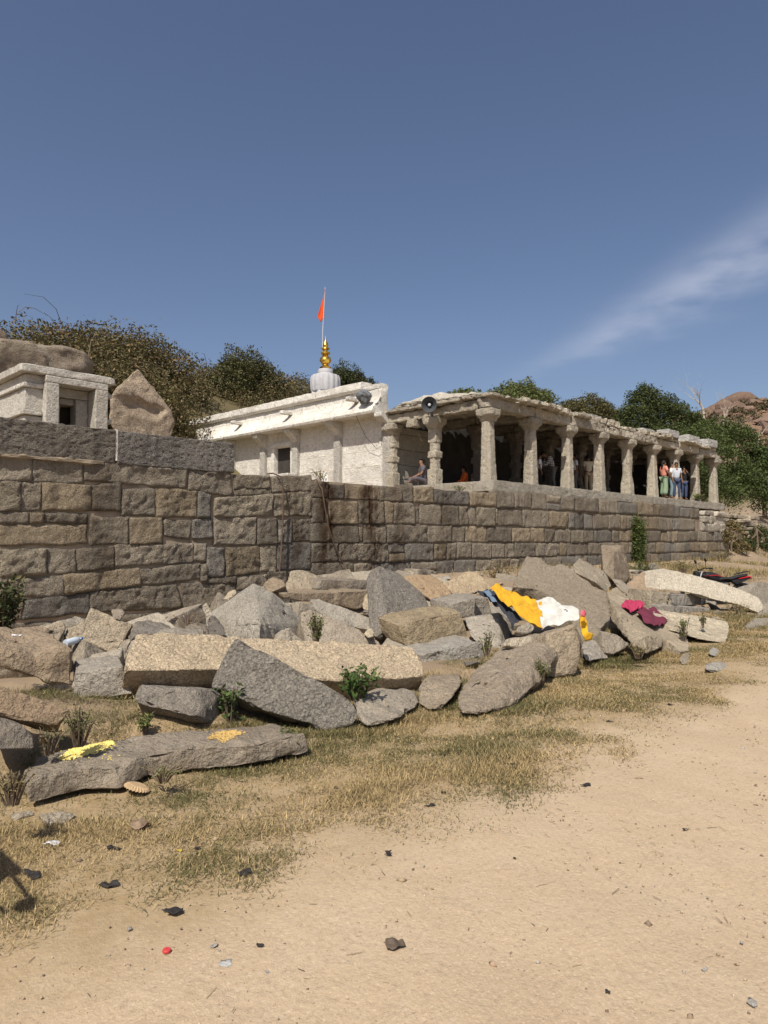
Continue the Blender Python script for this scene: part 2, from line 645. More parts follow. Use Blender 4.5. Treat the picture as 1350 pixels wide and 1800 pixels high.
def wall_stone(x0, x1, z0, z1, color, depth=0.3, proud=0.0, rough=0.04, bow=None, quad=None):
    # quad: (X, Z) corners top-left, top-right, bottom-right, bottom-left
    if quad:
        x0, x1 = (quad[0][0] + quad[3][0]) / 2, (quad[1][0] + quad[2][0]) / 2
        z0, z1 = (quad[3][1] + quad[2][1]) / 2, (quad[0][1] + quad[1][1]) / 2
    w, h = x1 - x0, z1 - z0
    st = 0.042 if x0 < 13 else (0.06 if x0 < 22 else .09)
    nx, nz_ = max(4, int(w / st)), max(3, int(h / st))
    SEED[0] += 1.0
    sd = Vector((SEED[0] * 5.1, SEED[0] * 2.3, SEED[0]))
    us = np.linspace(0, 1, nx + 1)
    ws = np.linspace(0, 1, nz_ + 1)
    jit = [random.uniform(-.02, .02) for _ in range(8)]
    tilt = random.uniform(-.025, .025)
    V = []
    for a in us:
        for b in ws:
            top = jit[0] * (1 - a) + jit[1] * a
            bot = jit[2] * (1 - a) + jit[3] * a
            lef = jit[4] * (1 - b) + jit[5] * b
            rig = jit[6] * (1 - b) + jit[7] * b
            x = x0 + w * a + lef * (1 - a) + rig * a
            z = z0 + h * b + bot * (1 - b) + top * b + (bow(x) if bow else 0)
            if quad:
                x = (quad[0][0] * (1 - a) + quad[1][0] * a) * b + (quad[3][0] * (1 - a) + quad[2][0] * a) * (1 - b)
                z = (quad[0][1] * (1 - a) + quad[1][1] * a) * b + (quad[3][1] * (1 - a) + quad[2][1] * a) * (1 - b)
            ed = min(a * w, (1 - a) * w, b * h, (1 - b) * h)
            q = Vector((x, 0, z)) + sd
            wv = noise.noise(q * 4) * 0.028
            x += wv * (1 if 0 < a < 1 else .8)
            z += noise.noise(q * 4 + Vector((3, 3, 3))) * 0.026
            bulge = 0.012 * (1 - math.exp(-ed / 0.008)) + proud - .03 * (noise.voronoi(q * 2.6)[0][0] - .45) * min(1, ed / .05)
            d = bulge + rough * (.7 * noise.fractal(q * 2.1, 0.8, 2.2, 4) + .9 * noise.fractal(q * 7.5, .5, 2.2, 4)) * min(1, .4 + ed / .06) + tilt * (b - .5)
            rg = noise.noise(q * 3.3 + Vector((1, 7, 3)))
            d -= 0.05 * max(0, rg - .22) * 2
            V.append((x, WY - .018 - max(d, -.02), z))
    nf = len(V)
    m = nz_ + 1
    F = [(i * m + j, (i + 1) * m + j, (i + 1) * m + j + 1, i * m + j + 1) for i in range(nx) for j in range(nz_)]
    ring = [i * m for i in range(nx + 1)] + [nx * m + j for j in range(1, m)] + [i * m + m - 1 for i in range(nx - 1, -1, -1)] + [j for j in range(m - 2, 0, -1)]
    for k in ring:
        x, y, z = V[k]
        V.append((x, WY + depth, z))
    L_ = len(ring)
    for k in range(L_):
        k2 = (k + 1) % L_
        F.append((ring[k2], ring[k], nf + k, nf + k2))
    V = np.array(V) - np.array(wall.location)
    me = bpy.data.meshes.new('stone_block')
    base = V.mean(0)
    me.from_pydata([tuple(q) for q in (V - base)], [], F)
    me.shade_smooth()
    return link('stone_block', me, M['wall'], wall, color, base)


def wall_color():
    r = random.random()
    b = random.uniform(.72, 1.25)
    if r < .5:
        c_ = (0.40, 0.342, 0.262)
    elif r < .72:
        c_ = (0.46, 0.372, 0.255)
    elif r < .9:
        c_ = (0.32, 0.293, 0.25)
    else:
        c_ = (0.50, 0.43, 0.32)
    return tuple(x * b for x in c_)


courses = [(-0.25, 0.16), (0.16, 0.58), (0.58, 1.02), (1.02, 1.52), (1.52, 2.04), (2.04, 2.66), (2.66, 3.12)]
for ci, (z0, z1) in enumerate(courses):
    x = 11.2
    bow = (lambda X, ci=ci: 0.05 * noise.noise(Vector((X * .22, ci * .35, 0))) + 0.03 * noise.noise(Vector((X * .6, ci * 2.0, 4))))
    end = 40.4 - 0.1 * ci
    while x < end - 0.3:
        big = x < 12
        w = random.choice((random.uniform(.42, .75), random.uniform(.7, 1.2), random.uniform(1.1, 1.9))) * (1.0 if big else 0.98)
        if ci == 6 and x < 10:
            w = random.uniform(.9, 2.0)
        w = min(w, end - x)
        if end - (x + w) < .3:
            w = end - x
        g_ = random.uniform(.004, .014)
        if not (ci >= 5 and 36.2 < x + w / 2 < 39.8):
            zz1 = z1 - g_ + (random.uniform(.0, .17) if ci == 6 and x > 17 else (random.uniform(-.08, .06) if ci == 6 else 0))
            kw = dict(rough=random.uniform(.014, .034), bow=bow)
            sp = random.random()
            if sp < .07 and x < 24 and w < 1.3:          # two thin stones where one would stand
                zs = z0 + (zz1 - z0) * random.uniform(.35, .65)
                wall_stone(x + g_, x + w - g_, z0 + g_, zs - .006, wall_color(), proud=random.uniform(-.02, .02), **kw)
                wall_stone(x + g_, x + w - g_, zs + .006, zz1, wall_color(), proud=random.uniform(-.02, .02), **kw)
            elif sp < .14 and x < 22 and w > .9:         # a packing stone beside a shorter block
                xs = x + w - random.uniform(.16, .26)
                wall_stone(x + g_, xs - .006, z0 + g_, zz1, wall_color(), proud=random.uniform(-.015, .02), **kw)
                wall_stone(xs + .006, x + w - g_, z0 + .05, zz1 - random.uniform(.02, .1), wall_color(), proud=random.uniform(-.03, .0), **kw)
            else:
                wall_stone(x + g_, x + w - g_, z0 + g_, zz1, wall_color(), proud=random.uniform(-.015, .02), **kw)
        x += w
rows = '''0,112 140,118 140,232 0,225|148,118 372,130 370,240 148,235|380,140 838,178 836,262 380,225|848,180 1035,190 1040,300 850,270|0,228 90,236 88,360 0,358|96,236 185,240 185,358 94,360|192,240 410,250 412,362 192,360
418,250 540,235 540,365 418,360|548,270 697,262 697,385 548,382|702,262 885,275 885,392 704,388|890,275 945,290 945,395 890,393|965,308 1225,290 1225,385 965,388|1232,290 1400,275 1400,385 1232,386|1055,205 1212,205 1212,262 1055,266|1055,268 1222,266 1222,286 1055,300|1225,212 1400,205 1400,272 1225,280
0,366 130,375 128,418 0,418|136,372 192,378 192,416 136,418|200,372 395,380 392,420 200,414|0,430 392,425 390,510 0,518|405,395 580,392 578,513 408,516|585,395 727,393 727,512 585,512|735,402 862,410 850,490 738,478|866,405 950,400 952,490 866,488|962,398 1152,395 1150,515 962,515
1158,400 1245,398 1245,512 1158,515|1252,405 1312,405 1310,505 1252,505|1316,402 1400,402 1400,500 1316,500|0,545 207,533 205,650 0,655|214,535 340,540 340,642 216,648|347,545 510,525 510,625 350,632|517,520 868,510 866,595 515,613|874,510 925,512 922,588 872,585|930,530 1008,530 1006,660 928,655
1016,530 1165,525 1165,640 1018,658|1170,520 1242,518 1242,640 1170,638|1248,515 1400,512 1400,625 1248,632|18,672 280,660 290,745 30,752|286,655 630,622 630,695 292,738|634,630 895,600 900,672 636,698|900,600 928,600 928,680 902,678|930,668 1062,655 1060,690 932,690|1066,665 1200,648 1200,700 1066,722
1205,640 1400,635 1400,700 1205,705|120,772 400,732 400,822 100,850|404,731 790,695 815,797 404,821|815,690 1060,695 1060,790 830,800|1064,726 1400,706 1400,800 1064,800|-60,672 12,674 24,752 -60,758|-60,765 108,775 96,850 -60,880|-60,885 300,860 300,930 -60,945|305,852 640,832 640,905 305,925
645,830 870,806 860,885 645,895|876,808 1050,800 1050,890 876,890|1056,806 1400,806 1400,880 1056,880|-60,950 400,935 400,1010 -60,1030'''.replace(chr(10), '|').split('|')
for r_ in rows:
    qd = []
    for c_ in r_.split():
        cx_, cy_ = (float(k) for k in c_.split(','))
        w_ = P(cx_ / 2.5617, 756 + cy_ / 2.5617, WY)
        qd.append((w_.x, w_.z))
    e_ = .013
    qd = [(qd[0][0] - e_, qd[0][1] + e_), (qd[1][0] + e_, qd[1][1] + e_), (qd[2][0] + e_, qd[2][1] - e_), (qd[3][0] - e_, qd[3][1] - e_)]
    wall_stone(0, 0, 0, 0, wall_color(), proud=random.uniform(-.015, .02), rough=random.uniform(.016, .036), quad=qd)
for ci, (z0, z1) in enumerate(courses):      # out of the picture to the left
    for a_, b_ in ((2.2, 3.2), (3.22, 3.98)):
        wall_stone(a_, b_, z0 + .01, z1 - .01, wall_color(), rough=.025)
core = MB().box((1.0, WY + .014, -.4), (36.2, WY + .6, 3.08)).box((36.2, WY + .014, -.4), (40.3, WY + .6, 2.0))
core.v = [tuple(np.array(q) - np.array(wall.location)) for q in core.v]
core.build('mortar_core', M['mortar'], wall, smooth=False)

# dressed parapet slabs on top of the wall, left part
par = tag(empty('parapet', (4, WY + .2, 3.12)), 'pecked grey granite parapet slabs standing on the left end of the wall', 'parapet')
pj = P(203, 780, WY).x
pe = P(410, 800, WY).x
for a, b, cc in ((1.2, pj - .02, (0.30, 0.265, 0.22)), (pj + .02, pe, (0.325, 0.30, 0.265))):
    o = rbox('parapet_slab', (a, WY - .06, 3.10), (b, WY + .3, 3.76), M['parapet'], cc, par, L=0.055, amp=.012, freq=9, bevel=.015, chip=.012)
MB().box((pj - .022 - 4, -.245, .04), (pj + .022 - 4, .05, .655)).build('mortar_joint', M['mortar_pale'], par, smooth=False)
bm = box_bm((1.5, WY - .09, 3.055), (6.0, WY + .2, 3.13))
stone('mortar_bed', bm, M['mortar'], (1, 1, 1), par, L=.1, amp=.03, freq=4, bevel=.01)

# ------------------------------------------------------------------ main shrine behind the hall
FX = 19.4                      # left facade plane (faces -X)
FLOOR = 3.58
WH = (0.69, 0.665, 0.605)
shrine = tag(empty('shrine', (FX, 18.7, 3.3)), 'pale limewashed stone shrine with curved eave, small window and white tower', 'temple')
BAYS = [18.75, 21.55, 24.3, 26.65, 29.2]
zc = [3.2, 3.95, 4.52, 5.12, 5.73, 6.42]
door_y = (24.66, 25.86)
for b in range(4):
    y0, y1 = BAYS[b] + .16, BAYS[b + 1] - .16
    for k in range(5):
        j = 0.0
        spans = [(y0, y1)]
        if b == 2 and 4.4 < zc[k] < 5.6:
            spans = [(y0, door_y[0] - .22), (door_y[1] + .22, y1)]
        for s0, s1 in spans:
            if s1 - s0 < .08:
                continue
            col_ = vary(WH, .93, 1.05)
            rbox('wall_block', (FX - j, s0, zc[k] + .006), (FX + .3, s1, zc[k + 1] - .006), M['white_stone'], col_, shrine,
                 L=.22, amp=.004, freq=3, bevel=.004, chip=.002)
            MB().box((-.009, s0 - 18.7, zc[k + 1] - 3.3 - .011), (.1, s1 - 18.7, zc[k + 1] - 3.3 + .011)).build('pointing', M['mortar_pale'], shrine, smooth=False)
for y in BAYS:
    pil = rbox('pilaster', (FX - .17, y - .19, 3.2), (FX + .3, y + .19, 6.1), M['pillar'], tuple(x * .86 for x in WH), shrine,
               L=.2, amp=.012, freq=3, bevel=.02, chip=.01)
    bm = prism_bm([Vector((FX + .1, y - .2, 6.42)), Vector((FX - .62, y - .2, 6.42)), Vector((FX - .62, y - .2, 6.26)), Vector((FX - .3, y - .2, 6.05)),
                   Vector((FX - .1, y - .2, 5.75)), Vector((FX + .1, y - .2, 5.75))], Vector((0, .4, 0)))
    stone('bracket', bm, M['white_stone'], tuple(x * .85 for x in WH), shrine, L=.15, amp=.01, bevel=.02, chip=.01)
# window opening: frame, near-black core painting the room's shade, projecting sill slab
wf = empty('window', (0, 0, 0))
wf.parent = shrine
for lo, hi in (((FX - .10, door_y[0] - .2, 4.5), (FX + .3, door_y[0], 5.75)), ((FX - .10, door_y[1], 4.5), (FX + .3, door_y[1] + .2, 5.75)),
               ((FX - .12, door_y[0] - .2, 5.755), (FX + .3, door_y[1] + .2, 5.95))):
    o = rbox('window_frame', lo, hi, M['white_stone'], WH, shrine, L=.2, amp=.005, bevel=.012, chip=.004)
    o.parent = wf
rbox('sill_slab', (FX - .62, door_y[0] - .5, 4.36), (FX + .2, door_y[1] + .5, 4.49), M['white_stone'], tuple(x * .8 for x in WH), shrine, L=.2, amp=.01, bevel=.02, chip=.01).parent = wf
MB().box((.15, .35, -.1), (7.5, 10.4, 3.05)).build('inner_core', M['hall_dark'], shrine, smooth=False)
# curved eave + parapet as pieces end to end
prof = [(0.25, 6.43), (-0.72, 6.40), (-0.76, 6.50), (-0.66, 6.66), (-0.5, 6.80), (-0.36, 6.95), (-0.27, 7.12), (-0.24, 7.42), (0.12, 7.42), (0.12, 6.9)]
cuts = [18.9, 21.1, 23.7, 26.4, 29.0, 33.4]
for a, b in zip(cuts[:-1], cuts[1:]):
    bm = prism_bm([Vector((FX + x, a + .004, z)) for x, z in prof], Vector((0, b - a - .008, 0)))
    stone('eave_stone', bm, M['white_stone'], vary(WH, .95, 1.06), shrine, L=.2, amp=.008, freq=2.5, bevel=.008, chip=.006, sharp=R(50))
for a, b, z1 in ((18.95, 19.85, 7.62), (19.86, 22.6, 7.80), (22.61, 25.4, 7.80), (25.41, 28.8, 7.80), (28.81, 33.45, 7.80)):
    bm = prism_bm([Vector((FX + x, a, z)) for x, z in ((.2, 7.42), (-.26 if z1 < 7.7 else -.34, 7.42), (-.28 if z1 < 7.7 else -.42, 7.5), (-.28 if z1 < 7.7 else -.42, z1 - .03), (-.3, z1), (.2, z1))], Vector((0, b - a - .006, 0)))
    stone('coping_stone', bm, M['white_stone'], vary(WH, .97, 1.07), shrine, L=.22, amp=.012, freq=2.5, bevel=.01, chip=.012)
MB().box((.15, .2, 2.9), (7.5, 12.5, 3.25)).build('roof', M['white_stone'], shrine, smooth=False, color=WH)
for y in (20.15, 24.35, 28.1):
    bm = box_bm((FX - .85, y - .12, 7.02), (FX - .1, y + .12, 7.17))
    stone('water_spout', bm, M['white_stone'], tuple(x * .95 for x in WH), shrine, L=.15, amp=.012, bevel=.02, chip=.012)
# tower with fluted dome
TC = P(572, 690, 26.2)
tw = empty('tower', (TC.x - FX, TC.y - 18.7, 0))
tw.parent = shrine


def star_lathe(prof, segs, depth, lobes):
    vs_, fs = [], []
    for r, z, fl in prof:
        for k in range(segs):
            th = 2 * math.pi * k / segs
            rr = r * (1 - depth * fl * (0.5 + 0.5 * math.cos(th * lobes)))
            vs_.append((rr * math.cos(th), rr * math.sin(th), z))
    for i in range(len(prof) - 1):
        for k in range(segs):
            k2 = (k + 1) % segs
            fs.append((i * segs + k, i * segs + k2, (i + 1) * segs + k2, (i + 1) * segs + k))
    return vs_, fs


M['tower_white'] = plain_mat('tower_whitewash', (0.42, 0.42, 0.435), 0.8, 0, 0.12, 5, 0.2)
M['gold'] = plain_mat('gilt_brass', (0.75, 0.48, 0.10), 0.28, 1.0, 0.1, 4)
zt = 3.3
t1 = MB().add(*star_lathe([(.8, 3.2, 0), (.8, 4.6, 0), (.72, 4.65, 1), (.70, 5.5, 1), (.66, 5.55, 1)], 64, .14, 8)).build('tower_drum', M['tower_white'], tw)
d1 = MB().add(*star_lathe([(.60, 5.5, .5), (.70, 5.55, .8), (.74, 5.7, 1), (.75, 5.95, 1), (.74, 6.2, 1), (.68, 6.34, .8), (.42, 6.42, 0), (.36, 6.45, 0), (.38, 6.55, 0), (.34, 6.66, 0), (.2, 6.7, 0), (.01, 6.72, 0)], 96, .06, 16)).build('fluted_dome', M['tower_white'], tw)
MB().lathe([(.26, 6.70), (.28, 6.76), (.17, 6.84), (.14, 6.92), (.22, 6.98), (.29, 7.10), (.27, 7.22), (.15, 7.32), (.11, 7.38), (.23, 7.44), (.23, 7.50), (.11, 7.55), (.10, 7.62), (.21, 7.67), (.20, 7.72), (.1, 7.77), (.14, 7.86), (.12, 7.95), (.05, 8.05), (.04, 8.15), (.01, 8.3)], 20).build('finial', M['gold'], tw)

# flag pole
fp0 = Vector((TC.x - .12, TC.y + .1, 9.7))
ftop = P(570, 504, 26.2)
flag = tag(empty('flagpole', fp0), 'thin pole with an orange pennant rising behind the golden finial', 'flagpole')
M['pole'] = plain_mat('pale_steel', (0.45, 0.47, 0.5), 0.5, 0.3)
n = NT('orange_cloth')
M['orange'] = n.done(n.mix(n.noise(n.pos(), 5, 3), (0.62, 0.09, 0.02), (0.5, 0.06, 0.015)), None, 0.85)
hh = ftop.z - 9.7
MB().tube([(0, 0, -1.2), (.02, 0, hh * .5), (.1, -.08, hh)], [.03, .026, .02], 8).build('pole', M['pole'], flag)
fv, ff, ft = [], [], []
NX, NZ = 8, 16
rt = Vector((.70, -.714, 0))
for i in range(NX + 1):
    for j in range(NZ + 1):
        a, b = i / NX, j / NZ
        zz = hh - .05 - 1.55 * b
        wdt = (.34 * min(1, b * 1.15 + .02) * (1 - .55 * max(0, b - .85) / .15))
        q = Vector((.1, -.08, 0)) * (zz / hh) - rt * (wdt * a)
        q += Vector((.714, .7, 0)) * (.05 * math.sin(a * 7 + b * 5) * a)
        fv.append((q.x, q.y, zz - .12 * a * a - .05 * math.sin(a * 9) * b))
for i in range(NX):
    for j in range(NZ):
        ff.append((i * (NZ + 1) + j, (i + 1) * (NZ + 1) + j, (i + 1) * (NZ + 1) + j + 1, i * (NZ + 1) + j + 1))
fm = bpy.data.meshes.new('pennant')
fm.from_pydata(fv, [], ff)
fm.shade_smooth()
fo = link('pennant', fm, M['orange'], flag)
sd = fo.modifiers.new('thickness', 'SOLIDIFY')
sd.thickness = .008

# ------------------------------------------------------------------ pillared hall
hall = tag(empty('pillared_hall', (19.4, 14.1, FLOOR)), 'open stone pillared hall with flat broken roof slabs above the retaining wall', 'temple')
HC = (0.55, 0.495, 0.395)


def pillar(x, y, color, bracket=True, style=0):
    """hewn granite pillar: square foot, chamfered waist, square head, with a corbelled capital as sub-part"""
    SEED[0] += 1
    sd = Vector((SEED[0] * 3.3, SEED[0], 1))
    prof = [(0, .245, .0), (.5, .235, .02), (.62, .225, .06), (.85, .205, .085), (1.25, .20, .085), (1.38, .205, .04), (1.62, .2, .02), (2.02, .195, .02)]
    if style == 1:
        prof = [(0, .22, .0), (.55, .22, .0), (.58, .185, .07), (.95, .185, .07), (.98, .215, .01), (1.18, .215, .01), (1.21, .185, .07), (1.5, .185, .07), (1.53, .205, .0), (2.02, .2, .0)]
    if style == 2:
        prof = [(0, .245, .05), (.7, .225, .06), (1.4, .205, .06), (2.02, .19, .05)]
    prof = [(z, r * .9, ch) for z, r, ch in prof]
    bm = bmesh.new()
    rings = []
    ax = random.uniform(-.02, .02), random.uniform(-.02, .02)
    for z, r, ch in prof:
        k = r - max(ch, .012)
        ring = [bm.verts.new((px_ + ax[0] * z / 2, py_ + ax[1] * z / 2, z)) for px_, py_ in ((r, -k), (r, k), (k, r), (-k, r), (-r, k), (-r, -k), (-k, -r), (k, -r))]
        rings.append(ring)
    for a, b in zip(rings[:-1], rings[1:]):
        for i in range(8):
            bm.faces.new((a[i], a[(i + 1) % 8], b[(i + 1) % 8], b[i]))
    bm.faces.new(list(reversed(rings[0])))
    bm.faces.new(rings[-1])
    roughen(bm, .06, .011, 7, 0, .008, SEED[0])
    me, base = bm_mesh(bm, 'pillar', R(45), center=False)
    o = link('pillar', me, M['pillar'], hall, color, (x - 19.4, y - 14.1, 0))
    o.rotation_euler.z = random.uniform(-.05, .05)
    bm = bmesh.new()
    rings = []
    for z, r, ch in ((2.0, .19, .02), (2.09, .24, .06), (2.2, .34, .08), (2.38, .35, .08), (2.41, .33, .08)):
        k = r - ch
        rings.append([bm.verts.new((px_, py_, z)) for px_, py_ in ((r, -k), (r, k), (k, r), (-k, r), (-r, k), (-r, -k), (-k, -r), (k, -r))])
    for a, b in zip(rings[:-1], rings[1:]):
        for i in range(8):
            bm.faces.new((a[i], a[(i + 1) % 8], b[(i + 1) % 8], b[i]))
    bm.faces.new(list(reversed(rings[0])))
    bm.faces.new(rings[-1])
    roughen(bm, .09, .014, 4, 0, .015, SEED[0] + 50)
    me, base = bm_mesh(bm, 'capital', R(40), center=False)
    cpt = link('capital', me, M['pillar'], o, tuple(q * .92 for q in color))
    return o


PXS = [19.4 + 2.55 * i for i in range(9)]
for i, x in enumerate(PXS):
    v_ = random.uniform(.9, 1.12)
    pillar(x, 14.1, tuple(q * v_ for q in HC), style=(0 if i in (4, 6) else 2))
pillar(19.4, 16.45, tuple(q * 1.0 for q in HC), style=1)
pillar(19.4, 18.55, tuple(q * 1.0 for q in HC), style=1)
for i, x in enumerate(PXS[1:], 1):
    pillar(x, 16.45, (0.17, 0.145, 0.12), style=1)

# plinth stones, one front row
x = 19.05
while x < 40.2:
    w = min(random.uniform(1.4, 2.6), 40.2 - x)
    rbox('plinth_stone', (x, 13.66, 3.22), (x + w - .008, 14.5, FLOOR), M['pillar'], (0.47, 0.43, 0.355), hall, L=.16, amp=.01, bevel=.015, chip=.012)
    x += w
y = 14.51
while y < 18.4:
    rbox('plinth_stone', (19.05, y, 3.18), (19.9, y + 1.28, FLOOR - .005), M['pillar'], (0.46, 0.42, 0.34), hall, L=.16, amp=.01, bevel=.015, chip=.01)
    y += 1.29
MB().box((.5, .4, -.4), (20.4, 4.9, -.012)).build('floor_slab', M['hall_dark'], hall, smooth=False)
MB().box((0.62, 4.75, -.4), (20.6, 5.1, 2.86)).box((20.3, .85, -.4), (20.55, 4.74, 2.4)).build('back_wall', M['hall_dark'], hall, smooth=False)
for b in range(5):   # pale dressed blocks of the shrine front where the hall meets it
    rbox('dressed_block', (19.65, 18.72, zc[b] + .006), (22.4, 18.84, min(zc[b + 1], 6.0) - .006), M['white_stone'], (0.40, 0.375, 0.32), hall, L=.25, amp=.006, bevel=.012, chip=.004)
# ribbed roller shutters let into the back wall
M['shutter'] = plain_mat('shutter_steel', (0.05, 0.05, 0.052), 0.55, 0.4)
for xs in (28.6, 31.3, 33.9):
    sh = empty('roller_shutter', (xs - 19.4, 4.70, 0))
    sh.parent = hall
    for k in range(16):
        MB().tube([(-.85, 0, .07 + k * .13), (.85, 0, .07 + k * .13)], .05, 6).build('shutter_slat', M['shutter'], sh)
# beams front, side and cross
def beam(lo, hi, col_, nm='beam', **kw):
    return rbox(nm, lo, hi, M['pillar'], col_, hall, **{**dict(L=.13, amp=.03, freq=2.4, bevel=.03, chip=.05), **kw})


for i in range(8):
    a, b = PXS[i], PXS[i + 1]
    dz = random.uniform(-.02, .05)
    beam((a - (.32 if i == 0 else -.01), 13.86 + random.uniform(-.06, .03), 6.0), (b - .015, 14.34, 6.33 + dz), vary(HC, .85, 1.15))
beam((PXS[8] + .0, 13.9, 6.0), (PXS[8] + .55, 14.34, 6.2), HC)
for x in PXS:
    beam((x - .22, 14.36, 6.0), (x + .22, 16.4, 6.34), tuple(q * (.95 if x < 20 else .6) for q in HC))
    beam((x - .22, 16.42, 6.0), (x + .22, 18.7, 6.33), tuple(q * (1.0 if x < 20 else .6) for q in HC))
beam((19.0, 17.1, 5.72), (19.5, 17.5, 6.02), HC)     # stub beam end that carries the loudspeaker
# roof slabs with broken edges
for i in range(8):
    x0 = PXS[i]
    for k in range(2):
        a = x0 + k * 1.28 - (.42 if (i == 0 and k == 0) else 0)
        b = x0 + (k + 1) * 1.275
        yo = 13.66 + random.uniform(-.28, .3)
        poly = [Vector((a, yo + random.uniform(-.1, .1), 6.36)), Vector(((a + b) / 2, yo + random.uniform(-.12, .12), 6.36)), Vector((b - .02, yo + random.uniform(-.1, .1), 6.36)),
                Vector((b - .02, 18.72, 6.36)), Vector((a, 18.72, 6.36))]
        th_ = random.uniform(.08, .26)
        stone('roof_slab', prism_bm(poly, Vector((0, 0, th_))), M['pillar'], vary(HC, .9, 1.3), hall, L=.14, amp=.045, freq=2.5, bevel=.02, chip=.08)
for x, w, h_, dy in ((33.15, 1.3, .34, 0), (35.75, 1.35, .36, .05), (38.2, 1.3, .4, .0), (26.3, .9, .2, .3), (30.9, 1.2, .16, .2), (22.3, 1.4, .15, .2), (23.9, 1.0, .2, .4)):
    rbox('roof_block', (x, 13.72 + dy, 6.52), (x + w, 14.3 + dy, 6.52 + h_), M['rubble'], (0.42, 0.41, 0.39), hall, L=.15, amp=.015, bevel=.02, chip=.02)
# lime concrete heap on the roof corner
bm = hull_bm([Vector(q) for q in ((19.1, 13.9, 6.5), (19.1, 18.6, 6.4), (19.3, 16.2, 6.85), (19.8, 17.2, 6.9), (22.6, 14.2, 6.5), (22.8, 18.2, 6.5), (20.6, 16.9, 6.98), (19.0, 17.9, 6.62), (21.5, 14.1, 6.5))])
stone('lime_concrete', bm, M['white_stone'], (0.44, 0.41, 0.35), hall, L=.14, amp=.05, freq=2.5, bevel=.03, chip=.05)

# horn loudspeaker
M['horn'] = plain_mat('grey_horn', (0.06, 0.065, 0.07), 0.5, 0.2)
hp = PX(755, 712, 18.8)
hornE = tag(empty('horn_loudspeaker', hp), 'grey horn loudspeaker mounted on a beam end at the hall corner', 'loudspeaker')
hax = Vector((-.80, -.58, -.04)).normalized()
MB().lathe([(.05, -.45), (.06, -.2), (.1, -.05), (.17, .06), (.265, .15), (.275, .17), (.262, .168), (.165, .07), (.09, -.04), (.05, -.19), (.002, -.2)], 28, axis=hax).build('bell', M['horn'], hornE)
MB().lathe([(.002, -.02), (.05, -.02), (.06, .04), (.04, .075), (.002, .08)], 16, axis=hax).build('horn_cone', M['pole'], hornE)
MB().lathe([(.002, -.66), (.09, -.66), (.1, -.62), (.1, -.46), (.05, -.44)], 16, axis=hax).build('driver', M['horn'], hornE)
MB().tube([hax * -.3 + Vector((0, 0, -.02)), hax * -.3 + Vector((0, 0, -.28))], .018, 6).build('bracket', M['horn'], hornE)
cbl = MB().tube([Vector(hp) + Vector((.2, .2, -.2)), Vector((19.15, 16.5, 6.0)), Vector((19.12, 16.75, 5.6)), Vector((19.2, 17.1, 5.9))], .012, 5).build('cable', M['black'])
tag(cbl, 'thin black cable drooping below the horn loudspeaker', 'cable')
wr = MB().tube([Vector((18.75, 19.9, 6.45)), Vector((19.0, 19.6, 5.6)), Vector((19.22, 19.2, 5.1)), Vector((19.22, 18.95, 5.2)), Vector((19.1, 18.8, 5.9))], .009, 5).build('cable', M['black'])
tag(wr, 'thin dark wire hanging in a loop down the shrine corner', 'cable')

# dark plastic sheet bundled over the end spout
M['tarp'] = plain_mat('grey_plastic', (0.13, 0.14, 0.15), 0.5, 0, 0.4, 9)
bm = bmesh.new()
bmesh.ops.create_icosphere(bm, subdivisions=4, radius=1)
for v in bm.verts:
    q = v.co.copy()
    f_ = 1 + .3 * noise.fractal(q * 1.1, 1.0, 2, 2) - .18 * abs(noise.noise(q * 1.7))
    v.co = Vector((q.x * .24 * f_, q.y * .36 * f_, q.z * .22 * f_ - .25 * max(0, -q.z) * noise.noise(q * 2 + Vector((4, 4, 4)))))
me, base = bm_mesh(bm, 'plastic_sheet', R(55))
tag(link('plastic_sheet', me, M['tarp'], None, None, Vector((18.66, 19.35, 6.78))), 'crumpled dark grey plastic sheet wrapped over the eave corner spout', 'plastic sheet')

# notice on the shrine wall
n_ = tag(empty('notice', (FX - .02, 22.35, 4.0)), 'small white paper notice stuck low on the shrine wall', 'notice')
M['paper'] = plain_mat('white_paper', (0.78, 0.78, 0.76), 0.8, 0, 0.05)
MB().box((-.006, -.11, 0), (0, .11, .42)).build('sheet', M['paper'], n_, smooth=False)
MB().box((-.010, -.05, .08), (-.0065, .05, .18)).build('printed_patch', plain_mat('grey_ink', (0.25, 0.26, 0.28), .8), n_, smooth=False)

# ------------------------------------------------------------------ small shrine at the left
SY = 18.0
s0, s1 = P(44, 700, SY).x, P(190, 700, SY).x
ztop = P(44, 641, SY).z
sm_ = tag(empty('small_shrine', (s0, SY, 3.3)), 'small square pale stone shrine with deep doorway behind the parapet', 'shrine')
SW = (0.50, 0.475, 0.42)
sd_ = 2.6
bz = [3.2, 4.0, 4.62, 4.74, 5.28, 5.40, ztop - .2]
dx0, dx1 = s0 + .42, s0 + 1.92
for k in range(6):
    pr = .07 if k in (2, 4) else 0.0
    z0, z1 = bz[k] + .004, bz[k + 1] - .004
    col_ = vary(SW, .92, 1.06)
    for lo, hi in (((s0 - pr, SY - pr, z0), (dx0, SY + .5, z1)), ((dx1, SY - pr, z0), (s1 + pr, SY + .5, z1)), ((s0 - pr, SY + .505, z0), (s0 + .4, SY + sd_, z1)), ((s1 - .4, SY + .505, z0), (s1 + pr, SY + sd_, z1)),
                   ((s0 + .405, SY + sd_ - .4, z0), (s1 - .405, SY + sd_, z1))):
        rbox('wall_block', lo, hi, M['white_stone'], col_, sm_, L=.18, amp=.008, bevel=.014, chip=.008)
rbox('roof_slab', (s0 - .16, SY - .2, ztop - .195), (s1 + .12, SY + sd_ + .15, ztop), M['white_stone'], SW, sm_, L=.16, amp=.012, bevel=.02, chip=.02)
